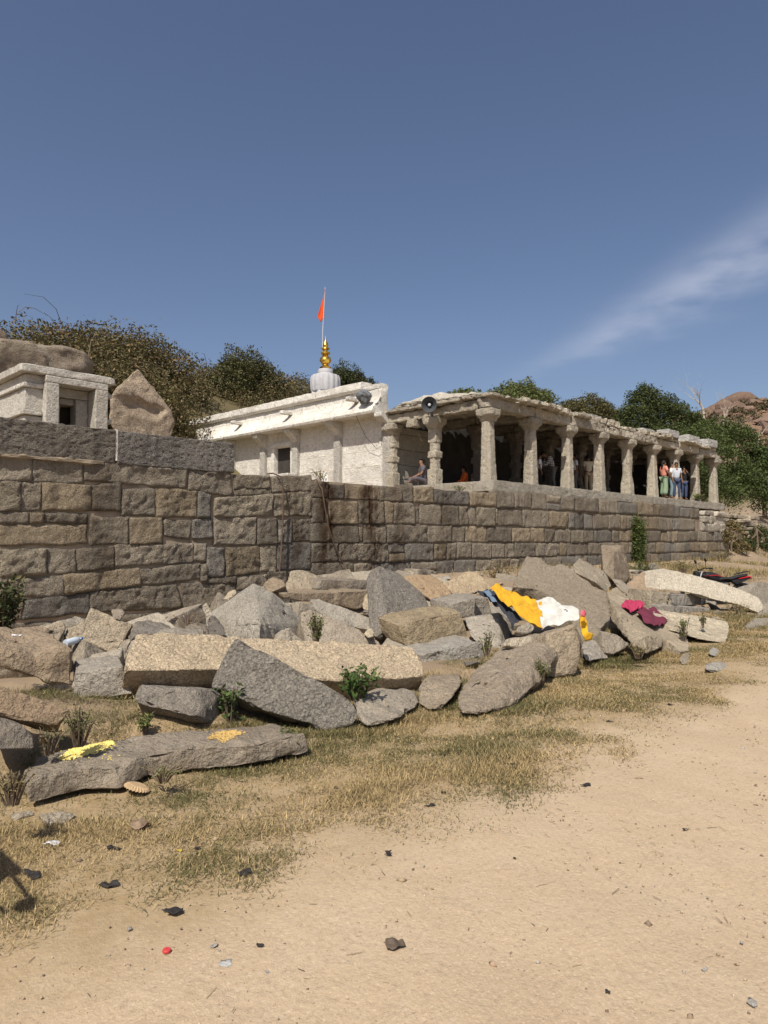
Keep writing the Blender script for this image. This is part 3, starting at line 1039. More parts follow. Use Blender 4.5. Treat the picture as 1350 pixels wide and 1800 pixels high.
dr = empty('doorway', (0, 0, 0))
dr.parent = sm_
for nm, lo, hi, cc in (('door_jamb', (dx0 - .02, SY - .22, 3.2), (dx0 + .3, SY + .3, 5.44), .95), ('door_jamb', (dx1 - .3, SY - .22, 3.2), (dx1 + .02, SY + .3, 5.44), .9),
                       ('lintel', (dx0 - .02, SY - .22, 5.445), (dx1 + .02, SY + .3, ztop - .21), .95),
                       ('inner_jamb', (dx0 + .31, SY + .22, 3.2), (dx0 + .47, SY + .6, 5.2), .7), ('inner_jamb', (dx1 - .62, SY + .22, 3.2), (dx1 - .31, SY + .6, 5.2), .75),
                       ('inner_lintel', (dx0 + .31, SY + .22, 5.205), (dx1 - .31, SY + .6, 5.44), .75),
                       ('inner_jamb', (dx0 + .475, SY + .34, 3.2), (dx0 + .53, SY + .8, 5.04), .6), ('inner_lintel', (dx0 + .475, SY + .34, 5.045), (dx1 - .625, SY + .8, 5.2), .65)):
    o = rbox(nm, lo, hi, M['white_stone'], tuple(q * cc for q in SW), sm_, L=.18, amp=.006, bevel=.014, chip=.005)
    o.parent = dr
MB().box((.42, .9, -.1), (1.9, 2.1, 1.95)).build('painted_dark_interior', M['hall_dark'], dr, smooth=False)  # near-black block paints the shade inside the doorway

# split boulder beside it
def boulder(name, pts, mat, color, label=None, cat='boulder', group=None, L=.12, amp=.06, freq=1.3, bevel=.05, chip=.06, kind=None):
    o = stone(name, hull_bm(pts), mat, color, None, L=L, amp=amp, freq=freq, bevel=bevel, chip=chip, sharp=R(50))
    return tag(o, label, cat, group, kind)


bY = 20.5
bp = [P(242, 648, bY), P(205, 680, bY - .25), P(194, 700, bY - .2), P(192, 738, bY - .3), P(215, 795, bY - .3), P(292, 795, bY - .3), P(308, 742, bY - .1), P(301, 722, bY), P(270, 684, bY - .1)]
bp += [P(244, 652, bY + 1.0), P(202, 700, bY + 1.4), P(300, 735, bY + 1.4), P(220, 795, bY + 1.5), P(290, 795, bY + 1.5)]
bm = hull_bm(bp)
SEED[0] += 1
roughen(bm, .075, .022, 1.8, .03, .03, SEED[0])
cc = P(240, 712, bY - .5)
for v in bm.verts:
    d = v.co - cc
    r_ = math.sqrt((d.x * .7 - d.y * .7) ** 2 / .55 ** 2 + (d.z + .25 * (d.x * .7 - d.y * .7)) ** 2 / .30 ** 2 + (d.x + d.y) ** 2 / 9)
    wob = 1 + .5 * noise.noise(v.co * 2.2)
    if r_ * wob < 1:
        v.co += Vector((.7, .7, .1)) * (.26 * (1 - (r_ * wob) ** 2))
me, base = bm_mesh(bm, 'split_boulder', R(45))
tag(link('split_boulder', me, M['rock_brown'], None, (0.46, 0.37, 0.27), base), 'large pointed tan boulder with a hollowed face beside the small shrine', 'boulder')
bY = 27
boulder('boulder', [P(q[0], q[1], bY + q[2]) for q in ((-60, 600, 0), (0, 596, 0), (60, 606, .3), (110, 610, .2), (150, 620, .2), (165, 636, .4), (150, 652, 0), (60, 670, 0), (-60, 670, 0), (-60, 600, 4), (100, 612, 3), (160, 640, 3), (150, 700, 2), (-60, 700, 2))],
        M['rock_brown'], (0.30, 0.25, 0.19), 'broad rounded brown rock rising behind the small shrine roof', amp=.12, freq=.7, L=.2, bevel=.2, chip=.1)
boulder('boulder', [P(q[0], q[1], bY + 1 + q[2]) for q in ((-60, 560, 0), (0, 575, 0), (20, 590, .3), (22, 615, .2), (-60, 615, 0), (-60, 570, 3), (15, 600, 3))],
        M['rock_brown'], (0.24, 0.18, 0.13), 'dark brown rock at the upper left edge above the small shrine', amp=.1, freq=.7, L=.2, bevel=.15, chip=.1)

# ------------------------------------------------------------------ fallen blocks
def plane_from(pl):
    """plane through three anchors (px, py, Y), or an anchor with a facing: (px, py, Y, azimuth, tilt); azimuth 0 faces -Y, 90 faces -X"""
    if len(pl) == 3 and hasattr(pl[0], '__len__'):
        a, b, c_ = (P(*q) for q in pl)
        nn = (b - a).cross(c_ - a).normalized()
    else:
        a = P(*pl[:3])
        az, el = R(pl[3]), R(pl[4])
        nn = Vector((-math.sin(az) * math.cos(el), -math.cos(az) * math.cos(el), math.sin(el)))
    if nn.dot(Vector((0, 0, EYE)) - a) < 0:
        nn = -nn
    return a, nn


def on_plane(px, py, a, nn):
    d = ray(px, py)
    t = (a - Vector((0, 0, EYE))).dot(nn) / d.dot(nn)
    return Vector((0, 0, EYE)) + d * t


def warm(c_):
    return (c_[0] * .94, c_[1] * .885, c_[2] * .80)


def slab(label, poly, pl, thick, color, mat='rubble', name='fallen_stone', cat='stone', group='fallen blocks below the wall', ext=None, **kw):
    a, nn = plane_from(pl)
    pts = [on_plane(x, y, a, nn) for x, y in poly]
    e = Vector(ext) if ext is not None else -nn * thick
    kw = {**dict(L=.062, amp=.013, freq=3.2, bevel=.012, chip=.018, sharp=R(27)), **kw}
    o = stone(name, prism_bm(pts, e), M[mat], warm(color), None, **kw)
    return tag(o, label, cat, group)


def rockh(label, pts, color, mat='rubble', name='fallen_stone', cat='stone', group='fallen blocks below the wall', **kw):
    kw = {**dict(L=.062, amp=.015, freq=3.0, bevel=.016, chip=.02, sharp=R(27)), **kw}
    o = stone(name, hull_bm([P(*q) for q in pts]), M[mat], warm(color), None, **kw)
    return tag(o, label, cat, group)


GRY, DGR, BUF, LBF, WHT, TAN, BRN = (0.30, 0.285, 0.26), (0.235, 0.22, 0.20), (0.36, 0.315, 0.25), (0.50, 0.43, 0.325), (0.58, 0.55, 0.48), (0.44, 0.35, 0.245), (0.31, 0.24, 0.17)

slab('long flat slab with yellow and orange powder on top at the grass edge',
     [(34, 1352), (74, 1323), (142, 1309), (240, 1291), (360, 1283), (408, 1277), (483, 1271), (536, 1289), (445, 1308), (345, 1314), (255, 1327), (200, 1347), (140, 1349), (90, 1362), (42, 1374)],
     (300, 1310, 4.57, 10, 88), .2, (0.29, 0.26, 0.22), ext=(.02, -.03, -.14), amp=.02, chip=.03)
POWDER_SLAB = bpy.context.scene.objects[-1] if False else COL.objects[-1]
slab('big grey slab leaning diagonally across the long pale beam',
     [(413, 1122), (422, 1123), (497, 1161), (558, 1195), (619, 1232), (630, 1253), (623, 1273), (575, 1285), (504, 1260), (435, 1236), (398, 1215), (372, 1208), (376, 1188), (391, 1154)],
     (600, 1278, 4.45, 32, 24), .34, (0.30, 0.29, 0.27), 'rubble_pecked', amp=.014)
slab('longest pale beam block lying across the front of the rubble',
     [(218, 1180), (221, 1160), (240, 1114), (296, 1110), (432, 1120), (578, 1127), (725, 1137), (742, 1161), (745, 1188), (700, 1193), (657, 1191), (592, 1196), (480, 1188), (379, 1176), (323, 1178), (255, 1177)],
     [(230, 1170, 5.75), (735, 1180, 4.95), (480, 1122, 5.75)], .36, (0.68, 0.58, 0.44), 'rubble_pecked', ext=(.10, .28, -.33))
rockh('dark split block tucked under the left end of the long pale beam',
      [(246, 1202, 5.3), (350, 1211, 5.05), (398, 1214, 5.2), (394, 1276, 5.15), (348, 1262, 4.85), (296, 1250, 5.0), (240, 1238, 5.15), (234, 1225, 5.2), (258, 1267, 5.35), (300, 1282, 5.3), (365, 1284, 5.15), (250, 1204, 5.9), (398, 1216, 5.8), (390, 1270, 5.8)], DGR)
slab('rounded brown block at the left edge above the sand heap',
     [(-60, 1138), (0, 1141), (64, 1150), (126, 1140), (131, 1212), (110, 1207), (65, 1198), (0, 1170), (-60, 1155)], (90, 1195, 6.2, 5, 12), .8, (0.33, 0.27, 0.205), ext=(.1, .85, .12), amp=.03, bevel=.03)
slab('sandy slab half buried at the left edge below the rounded brown block',
     [(-40, 1193), (0, 1201), (18, 1211), (98, 1237), (124, 1248), (104, 1276), (36, 1265), (0, 1255), (-40, 1250)], (60, 1250, 5.1, 15, 32), .16, (0.33, 0.26, 0.19))
rockh('dark angular stone at the left edge below the sandy slab',
      [(-40, 1256, 4.9), (9, 1262, 4.85), (38, 1273, 4.8), (62, 1297, 4.75), (60, 1320, 4.7), (-40, 1320, 4.7), (9, 1268, 5.4), (55, 1300, 5.3), (-40, 1260, 5.4)], (0.25, 0.235, 0.215))
slab('flat grey slab between the sand heap and the long pale beam',
     [(133, 1181), (216, 1171), (218, 1196), (234, 1211), (234, 1222), (166, 1226), (128, 1228)], (190, 1215, 5.9, 30, 8), .2, (0.35, 0.335, 0.31), ext=(.2, .5, .02))
slab('tilted pale slab with a notched top near the left of the wall',
     [(151, 1086), (160, 1067), (178, 1074), (190, 1077), (207, 1091), (235, 1095), (219, 1125), (199, 1150), (160, 1132), (120, 1126), (112, 1118), (117, 1100)], (170, 1110, 7.4, 18, 40), .22, BUF)
rockh('dark stone wedged right of the notched pale slab',
      [(237, 1091, 7.6), (281, 1094, 7.6), (300, 1100, 7.5), (305, 1112, 7.2), (240, 1118, 6.9), (222, 1128, 6.9), (260, 1092, 8.1), (300, 1104, 8), (240, 1100, 8)], DGR)
rockh('small block with one sunlit face right of the rounded brown block',
      [(127, 1130, 6.9), (148, 1127, 6.7), (195, 1150, 6.75), (184, 1174, 6.7), (143, 1172, 6.45), (128, 1168, 6.6), (135, 1128, 7.4), (190, 1150, 7.4), (180, 1174, 7.4)], (0.34, 0.31, 0.265))
rockh('narrow wedge stone below the tip of the notched slab',
      [(196, 1151, 6.75), (213, 1128, 6.9), (233, 1120, 6.8), (218, 1170, 6.5), (187, 1174, 6.5), (220, 1130, 7.2), (200, 1170, 7.0)], (0.33, 0.30, 0.25))
slab('short leaning slab between the shrub and the notched slab',
     [(61, 1130), (98, 1088), (111, 1092), (116, 1101), (101, 1133), (80, 1135)], (90, 1115, 7.5, 25, 20), .2, (0.36, 0.32, 0.26))
rockh('small flat stone on top of the pile against the lower left wall',
      [(195, 1072, 8.3), (215, 1070, 8.3), (220, 1080, 8.1), (212, 1092, 8.0), (198, 1088, 8.0), (200, 1074, 8.7), (218, 1080, 8.6)], (0.34, 0.30, 0.25))
rockh('large light grey block with a pointed top left of centre',
      [(362, 1082, 8.7), (425, 1040, 8.35), (446, 1025, 8.7), (480, 1042, 8.5), (458, 1096, 6.95), (456, 1124, 6.85), (398, 1124, 7.7), (362, 1100, 8.5), (541, 1099, 8.5), (545, 1130, 8.2), (500, 1060, 9.6), (400, 1080, 9.6)], (0.52, 0.50, 0.455), 'rubble_pecked', bevel=.008, amp=.01)
rockh('brown block perched behind the pointed grey block',
      [(461, 1026, 10.4), (480, 1014, 10.7), (497, 1018, 10.6), (502, 1030, 10.2), (476, 1041, 10.0), (470, 1050, 10.2), (505, 1050, 10.5), (480, 1016, 11.2), (500, 1022, 11.1)], (0.33, 0.27, 0.20))
rockh('pale rough chunk against the foot of the wall at centre left',
      [(500, 1033, 10.9), (510, 1004, 11.2), (531, 1002, 11.3), (558, 1012, 11.2), (560, 1038, 10.8), (514, 1046, 10.7), (520, 1004, 12.2), (555, 1014, 12)], (0.43, 0.38, 0.30))
slab('thick dark block lying on the ledge beam at the foot of the wall',
     [(556, 1036), (566, 1018), (600, 1020), (646, 1020), (645, 1037), (596, 1040)], (600, 1035, 10.6, 5, 5), .9, (0.27, 0.245, 0.215), ext=(.15, 1.0, .02))
slab('long ledge beam supporting the dark block below the wall',
     [(497, 1043), (560, 1042), (648, 1038), (652, 1065), (625, 1071), (575, 1060), (530, 1057), (500, 1051)], (580, 1050, 10.0, 0, 5), .9, (0.32, 0.27, 0.21), ext=(.1, 1.1, .03))
slab('light grey slab sloping down in front of the ledge beam',
     [(546, 1053), (561, 1053), (613, 1070), (650, 1086), (654, 1108), (613, 1100), (585, 1090), (555, 1071)], (600, 1080, 8.6, 10, 45), .2, (0.40, 0.385, 0.355))
slab('buff slab lying flat behind the long pale beam at centre',
     [(529, 1076), (544, 1072), (585, 1086), (633, 1106), (667, 1127), (672, 1140), (578, 1134), (538, 1130), (529, 1092)], (600, 1115, 7.4, 20, 52), .25, (0.36, 0.325, 0.275))
rockh('tall grey wedge block standing upright in the middle of the rubble',
      [(643, 1013, 8.75), (664, 994, 8.45), (684, 1006, 8.5), (745, 1045, 8.2), (756, 1072, 7.9), (703, 1106, 7.45), (684, 1104, 7.3), (660, 1122, 7.25), (650, 1113, 7.5), (714, 1138, 7.7), (700, 1006, 9.3), (750, 1060, 8.9), (655, 1110, 8.4)], (0.325, 0.31, 0.29), 'rubble_pecked', amp=.012)
slab('brown moulded beam end resting right of the tall wedge block',
     [(701, 1099), (730, 1090), (810, 1076), (827, 1125), (822, 1128), (740, 1150), (713, 1134)], (760, 1120, 6.6, 12, 14), .5, (0.32, 0.27, 0.19), ext=(.05, .5, .08))
slab('smooth blue-grey slab under the brown moulded beam',
     [(739, 1151), (846, 1128), (858, 1157), (747, 1186), (743, 1163)], (800, 1160, 6.1, 15, 6), .5, (0.37, 0.37, 0.355), ext=(.1, .7, .06), amp=.008)
rockh('carved pale step stone below the dark trousers',
      [(816, 1086, 7.1), (878, 1077, 6.8), (882, 1140, 6.2), (850, 1142, 6.3), (826, 1118, 6.7), (900, 1105, 6.9), (899, 1124, 6.6), (830, 1084, 7.7), (890, 1084, 7.6)], (0.40, 0.38, 0.345))
slab('layered grey block under the top end of the dark trousers',
     [(796, 1062), (825, 1053), (858, 1050), (866, 1078), (816, 1088), (797, 1078)], (830, 1075, 7.6, 5, 8), .6, (0.33, 0.315, 0.29), ext=(.1, .6, .05))
rockh('orange-brown boulder chunk behind the tall wedge block',
      [(708, 1014, 10.3), (760, 1010, 10.6), (778, 1023, 10.3), (794, 1042, 9.8), (795, 1057, 9.7), (769, 1062, 9.6), (747, 1049, 9.8), (722, 1030, 10.0), (730, 1010, 11), (790, 1040, 10.8)], (0.44, 0.335, 0.225))
slab('light beige slab leaning on the foot of the wall near the yellow cloth',
     [(778, 1026), (822, 1003), (837, 1004), (867, 1034), (846, 1044), (807, 1052), (794, 1040)], (820, 1030, 10.0, 15, 45), .3, (0.48, 0.40, 0.29))
rockh('small tan stone at the wall foot behind the light beige slab',
      [(850, 1017, 11.3), (879, 1016, 11.2), (887, 1028, 10.9), (870, 1037, 10.8), (852, 1030, 11.0), (870, 1016, 11.8)], (0.40, 0.33, 0.24))
slab('thin buff slab sloping under the orange-brown chunk',
     [(748, 1054), (790, 1071), (795, 1078), (756, 1090)], (770, 1075, 8.4, 15, 40), .18, (0.40, 0.36, 0.3))
slab('massive buff slab leaning high above the white cloth',
     [(901, 1032), (911, 1003), (926, 976), (947, 979), (964, 991), (994, 992), (1009, 1005), (1068, 1044), (1073, 1088), (1056, 1104), (1066, 1135), (1030, 1140), (1012, 1100), (990, 1072), (979, 1054), (958, 1041), (941, 1034)],
     [(1045, 1120, 4.95), (925, 985, 6.7), (1068, 1060, 5.35)], .36, (0.39, 0.345, 0.28), 'rubble_pecked')
rockh('broken grey stone at the foot of the massive leaning slab',
      [(1025, 1129, 4.9), (1052, 1124, 4.85), (1067, 1137, 4.7), (1070, 1158, 4.55), (1031, 1163, 4.5), (1022, 1147, 4.65), (1030, 1130, 5.3), (1066, 1138, 5.2)], (0.36, 0.345, 0.32))
rockh('huge log-shaped boulder block jutting out over the grass edge',
      [(803, 1254, 3.95), (797, 1222, 4.25), (825, 1185, 4.6), (858, 1157, 4.85), (911, 1111, 5.2), (964, 1114, 4.75), (978, 1127, 4.55), (988, 1148, 4.45), (944, 1147, 4.3), (938, 1190, 4.1), (936, 1220, 3.95), (887, 1250, 3.85), (846, 1256, 3.85), (900, 1200, 5.1), (870, 1215, 5.0), (975, 1150, 5.0)], (0.315, 0.275, 0.225), amp=.03, bevel=.05, L=.07)
slab('upright rounded slab propping the log-shaped block on its right',
     [(962, 1112), (1015, 1093), (1021, 1118), (1022, 1145), (1021, 1177), (1009, 1190), (970, 1187), (945, 1184), (960, 1150)], (1000, 1184, 4.3, 28, 16), .35, (0.37, 0.32, 0.25), amp=.02, bevel=.035)
slab('small flat paving piece lying on the log-shaped block',
     [(887, 1129), (893, 1121), (935, 1118), (937, 1131), (932, 1138), (887, 1136)], (910, 1130, 4.72, 20, 30), .1, (0.46, 0.42, 0.35), L=.05, amp=.008)
slab('small triangular piece at the upper end of the log-shaped block',
     [(905, 1110), (914, 1100), (929, 1093), (944, 1101), (935, 1111), (920, 1113)], (925, 1104, 4.95, 20, 40), .1, (0.38, 0.355, 0.31), L=.05, amp=.01)
rockh('buff chunk in the grass between the grey slab and the log-shaped block',
      [(733, 1216, 4.75), (748, 1188, 4.95), (807, 1186, 4.9), (814, 1198, 4.6), (797, 1224, 4.3), (778, 1244, 4.2), (750, 1248, 4.3), (735, 1236, 4.5), (760, 1188, 5.5), (810, 1192, 5.4)], (0.35, 0.305, 0.245))
rockh('rounded grey stone in the grass under the right end of the pale beam',
      [(620, 1232, 4.7), (667, 1213, 4.75), (708, 1210, 4.75), (728, 1215, 4.65), (740, 1239, 4.4), (698, 1264, 4.2), (647, 1277, 4.25), (628, 1268, 4.45), (660, 1214, 5.3), (730, 1220, 5.2)], (0.34, 0.315, 0.275), amp=.025)
slab('narrow leaning pillar shaft carrying the pink and maroon cloths',
     [(1067, 1040), (1083, 1031), (1109, 1054), (1145, 1077), (1176, 1098), (1205, 1119), (1213, 1132), (1210, 1143), (1197, 1145), (1166, 1121), (1145, 1103), (1111, 1079), (1073, 1053)],
     [(1072, 1044, 6.1), (1205, 1135, 4.2), (1145, 1078, 5.35)], .22, (0.43, 0.38, 0.30))
rockh('second leaning pillar shaft with a dark broken end',
      [(1069, 1050, 5.9), (1074, 1092, 5.3), (1090, 1100, 4.95), (1166, 1121, 4.45), (1164, 1139, 4.3), (1150, 1114, 4.45), (1130, 1117, 4.3), (1113, 1137, 4.2), (1135, 1150, 4.15), (1095, 1062, 5.9), (1150, 1135, 5.0)], (0.38, 0.335, 0.265))
slab('low flat slab in the grass left of the broken pillar end',
     [(1055, 1108), (1078, 1111), (1113, 1131), (1080, 1150), (1064, 1146)], (1080, 1135, 4.55, 25, 35), .25, (0.33, 0.305, 0.265))
rockh('squared block balanced on the top corner of the massive leaning slab',
      [(1005, 994, 7.2), (1016, 980, 7.7), (1062, 1005, 7.4), (1048, 1024, 6.8), (1076, 1030, 7.0), (1066, 1041, 6.75), (1006, 1004, 7.1), (1030, 1025, 7.0), (1060, 1008, 7.7)], (0.37, 0.335, 0.275))
rockh('tall block with a dark brown broken face near the creeper',
      [(1056, 958, 9.6), (1095, 959, 9.6), (1104, 992, 9.3), (1107, 1015, 9.1), (1100, 1025, 8.9), (1078, 1020, 8.6), (1060, 1004, 8.8), (1057, 1010, 9.4), (1080, 972, 9.1), (1060, 958, 10.2), (1095, 960, 10.2), (1105, 1015, 10)], (0.30, 0.255, 0.20))
rockh('reddish pyramid-shaped stone left of the whitewashed beam',
      [(1101, 1025, 8.0), (1132, 1003, 8.4), (1155, 1018, 8.1), (1163, 1033, 7.8), (1147, 1066, 7.2), (1114, 1055, 7.3), (1130, 1070, 7.0), (1140, 1006, 8.8), (1108, 1030, 8.6)], (0.42, 0.33, 0.24))
rockh('small broken stones heap piece above the pink cloth',
      [(1075, 1018, 7.8), (1092, 1020, 7.7), (1112, 1036, 7.4), (1108, 1048, 7.2), (1088, 1036, 7.4), (1090, 1020, 8.2), (1110, 1040, 7.9)], (0.34, 0.31, 0.26))
slab('upright squared block under the left end of the whitewashed beam',
     [(1143, 1037), (1179, 1042), (1185, 1049), (1182, 1080), (1163, 1086), (1143, 1074)], (1165, 1060, 6.5, 20, 6), .5, (0.35, 0.32, 0.265), ext=(.15, .6, .0))
slab('grey bar stone stacked just below the whitewashed beam',
     [(1179, 1044), (1228, 1045), (1235, 1049), (1233, 1064), (1185, 1064)], (1205, 1055, 6.3, 8, 5), .5, (0.33, 0.325, 0.31), ext=(.1, .6, .0))
slab('grey rounded bar stone lowest in the stack under the whitewashed beam',
     [(1185, 1065), (1249, 1068), (1252, 1077), (1244, 1089), (1200, 1086), (1185, 1080)], (1215, 1078, 6.0, 5, 5), .5, (0.345, 0.34, 0.325), ext=(.1, .6, .0))
slab('long whitewashed beam lying across blocks in front of the motorcycle',
     [(1158, 1007), (1189, 1003), (1207, 1007), (1233, 1015), (1272, 1025), (1311, 1040), (1334, 1051), (1346, 1070), (1334, 1077), (1298, 1062), (1259, 1055), (1233, 1046), (1197, 1039), (1161, 1037)],
     [(1165, 1030, 6.7), (1338, 1070, 5.0), (1165, 1008, 6.85)], .36, (0.72, 0.68, 0.59), 'rubble_pecked', ext=(.1, .4, .03))
slab('low white block with weeds in front of the stacked bar stones',
     [(1163, 1082), (1168, 1077), (1280, 1094), (1282, 1108), (1277, 1131), (1233, 1124), (1205, 1116), (1166, 1096)], [(1167, 1088, 4.95), (1278, 1128, 4.0), (1230, 1088, 4.7)], .3, (0.53, 0.485, 0.39), ext=(.1, .4, .05))
rockh('dark grey stone at the right edge below the whitewashed beam end',
      [(1308, 1100, 4.35), (1324, 1088, 4.5), (1375, 1085, 4.4), (1375, 1116, 4.0), (1329, 1118, 4.05), (1314, 1113, 4.2), (1330, 1088, 5.0), (1375, 1088, 5)], (0.33, 0.31, 0.27))
rockh('rough pale stone at the right edge touching the whitewashed beam end',
      [(1326, 1085, 4.85), (1340, 1062, 5.2), (1380, 1056, 5.2), (1380, 1092, 4.7), (1340, 1096, 4.6), (1350, 1060, 5.7), (1380, 1060, 5.7)], (0.36, 0.34, 0.30))
rockh('flat grey stone lying alone on the dirt at the right',
      [(1237, 1174, 3.3), (1247, 1165, 3.4), (1275, 1163, 3.35), (1280, 1172, 3.25), (1277, 1180, 3.2), (1250, 1180, 3.22), (1260, 1164, 3.5), (1240, 1170, 3.45)], (0.40, 0.395, 0.37), L=.04, amp=.01, bevel=.01, chip=.01, group='loose stones on the grass')
rockh('small tilted grey stone on the grass below the low white block',
      [(1244, 1146, 3.75), (1250, 1137, 3.9), (1262, 1140, 3.85), (1269, 1148, 3.7), (1265, 1155, 3.65), (1250, 1153, 3.65), (1258, 1138, 4.0)], (0.40, 0.39, 0.37), L=.04, amp=.01, bevel=.01, chip=.01, group='loose stones on the grass')
rockh('rough low stone in the grass at the lower end of the pillar shaft',
      [(1193, 1160, 3.85), (1200, 1147, 4.0), (1220, 1149, 3.95), (1226, 1160, 3.8), (1218, 1168, 3.7), (1198, 1168, 3.72), (1210, 1147, 4.15)], (0.37, 0.34, 0.28), L=.04, amp=.012, bevel=.01, chip=.012, group='loose stones on the grass')
slab('thin slab lying behind the low white block',
     [(1246, 1090), (1252, 1082), (1298, 1093), (1294, 1100), (1262, 1099)], (1270, 1092, 5.2, 10, 50), .12, (0.36, 0.33, 0.27))
# filler stones deep in the pile, seen as dark stones in the gaps
fill = [(470, 1060, 9.6, .5, 'dark stone in the gap behind the pointed grey block'), (580, 1075, 9.4, .45, 'shaded stone under the ledge beam'),
        (690, 1060, 9.6, .4, 'shaded stone behind the tall wedge block'), (770, 1095, 7.8, .45, 'shaded stone behind the brown moulded beam'),
        (880, 1060, 8.0, .5, 'shaded stone behind the yellow cloth'), (930, 1045, 7.6, .4, 'shaded stone under the overhang of the massive slab'),
        (320, 1105, 6.9, .4, 'stone hidden low behind the left of the pale beam'), (440, 1240, 5.4, .3, 'dark stone in the hollow under the diagonal slab'),
        (1110, 1085, 6.2, .3, 'dark stone in the slot between the two pillar shafts'), (1270, 1068, 6.2, .35, 'dark stone in the gap below the whitewashed beam'),
        (1045, 1075, 6.6, .4, 'dark stone behind the massive leaning slab'), (345, 1085, 8.6, .35, 'weathered stone left of the pointed grey block')]
for px_, py_, Yv, r_, lab in fill:
    c0 = P(px_, py_, Yv)
    g0 = gzf(c0.x, c0.y)
    pts = [Vector((c0.x + r_ * random.uniform(-1.1, 1.1), c0.y + r_ * random.uniform(-.8, .8), random.uniform(g0 - .1, max(c0.z, g0 + .1)))) for _ in range(14)]
    tag(stone('fallen_stone', hull_bm(pts), M['rubble'], vary((0.3, 0.27, 0.22), .85, 1.15), None, L=.09, amp=.02, bevel=.02, chip=.02), lab, 'stone', 'fallen blocks below the wall')

# collapsed stones on the right end of the wall and the dry stone ledge beyond it
for x_, z_, a_, b_, h_, lab in ((36.75, 2.28, .42, .35, .24, 'grey stone at the left bottom of the wall breach'), (37.6, 2.25, .42, .4, .22, 'pale stone second along the bottom of the wall breach'), (38.45, 2.27, .42, .38, .24, 'blocky stone third along the bottom of the wall breach'),
                                (39.3, 2.25, .4, .35, .24, 'stone at the right bottom of the wall breach'), (37.0, 2.68, .5, .4, .18, 'flat stone in the left middle of the wall breach'), (38.0, 2.66, .45, .38, .2, 'angular pale stone in the middle of the wall breach'),
                                (39.0, 2.66, .5, .36, .2, 'tilted stone in the right middle of the wall breach'), (37.4, 3.0, .75, .42, .13, 'long flat stone capping the wall breach below the people'), (38.9, 2.98, .6, .4, .14, 'largest pale stone capping the broken wall end')):
    c0 = Vector((x_, WY + .3, z_))
    pts = [c0 + Vector((a_ * sx * random.uniform(.75, 1.05), b_ * sy * random.uniform(.75, 1.1), h_ * sz * random.uniform(.8, 1.1))) for sx in (-1, 1) for sy in (-1, 1) for sz in (-1, 1)]
    tag(stone('fallen_stone', hull_bm(pts), M['rubble'], vary((0.44, 0.40, 0.33), .8, 1.15), None, L=.12, amp=.02, bevel=.03, chip=.02), lab, 'stone', 'collapsed stones at the wall end')
ledge = tag(empty('dry_stone_ledge', (41, 15, 2)), 'low dry stone ledge of thin layered slabs beyond the right end of the wall', 'wall')
for row in range(6):
    x = 40.6 + random.uniform(-.2, .3)
    while x < 50:
        w = random.uniform(.7, 1.9)
        if random.random() < .9:
            yy_ = 14.6 + .06 * row + random.uniform(-.15, .15)
            z0 = 1.75 + row * .24 + random.uniform(-.03, .03)
            rbox('layered_stone', (x, yy_, z0), (x + w - .04, yy_ + 1.2, z0 + random.uniform(.17, .235)), M['rubble'], vary((0.42, 0.36, 0.27), .75, 1.15), ledge, L=.2, amp=.025, bevel=.03, chip=.03)
        x += w

# ------------------------------------------------------------------ vegetation
def leaf_quads(cent, size, up=0.35, flat=1.0):
    """one diamond-shaped leaf per centre; returns verts, faces"""
    N = len(cent)
    nrm = rng.normal(size=(N, 3))
    nrm[:, 2] = np.abs(nrm[:, 2]) + up
    nrm /= np.linalg.norm(nrm, axis=1)[:, None]
    t = np.cross(nrm, rng.normal(size=(N, 3)))
    t /= np.linalg.norm(t, axis=1)[:, None] + 1e-9
    b = np.cross(nrm, t)
    s = size * rng.uniform(.6, 1.35, (N, 1))
    v = np.stack([cent - t * s, cent - b * s * .45 + nrm * s * .12, cent + t * s, cent + b * s * .45 + nrm * s * .12], 1).reshape(-1, 3)
    f = np.arange(N * 4).reshape(N, 4)
    return v, f


def cloud_pts(lumps, per):
    """points in the shells of lumpy ellipsoids: (centre, (rx,ry,rz), weight)"""
    out = []
    for c_, r_, w in lumps:
        N = int(per * w)
        d = rng.normal(size=(N, 3))
        d[:, 2] = np.where(d[:, 2] < -.5, -d[:, 2], d[:, 2])
        d /= np.linalg.norm(d, axis=1)[:, None]
        rad = rng.uniform(.3, 1, (N, 1)) ** .5
        # clumping: bumps over the shell
        ph = rng.uniform(0, 6.28, 6)
        bump = 1 + .16 * np.sin(d[:, :1] * 5 + ph[0]) * np.sin(d[:, 1:2] * 6 + ph[1]) + .12 * np.sin(d[:, 2:3] * 9 + ph[2] + d[:, :1] * 4) + .08 * np.sin(d[:, :1] * 13 + ph[3]) * np.sin(d[:, 1:2] * 14 + ph[4])
        bump *= np.where(rng.random((N, 1)) < .06, rng.uniform(1, 1.18, (N, 1)), 1)
        out.append(np.array(c_) + d * rad * bump * np.array(r_))
    return np.concatenate(out)


def leaf_tint(N, base, var=.35, alt=None, altp=.25):
    c_ = np.tile(np.array(base), (N, 1)) * rng.uniform(1 - var, 1 + var, (N, 1))
    if alt is not None:
        m = rng.random(N) < altp
        c_[m] = np.array(alt) * rng.uniform(.7, 1.25, (m.sum(), 1))
    return np.repeat(c_, 4, axis=0)


def crown_mesh(lumps, per, size, base, alt, altp=.25, origin=(0, 0, 0)):
    q = cloud_pts(lumps, per) - np.array(origin)
    v, f = leaf_quads(q, size)
    return from_np('crown', v, f, leaf_tint(len(q), base, .35, alt, altp))


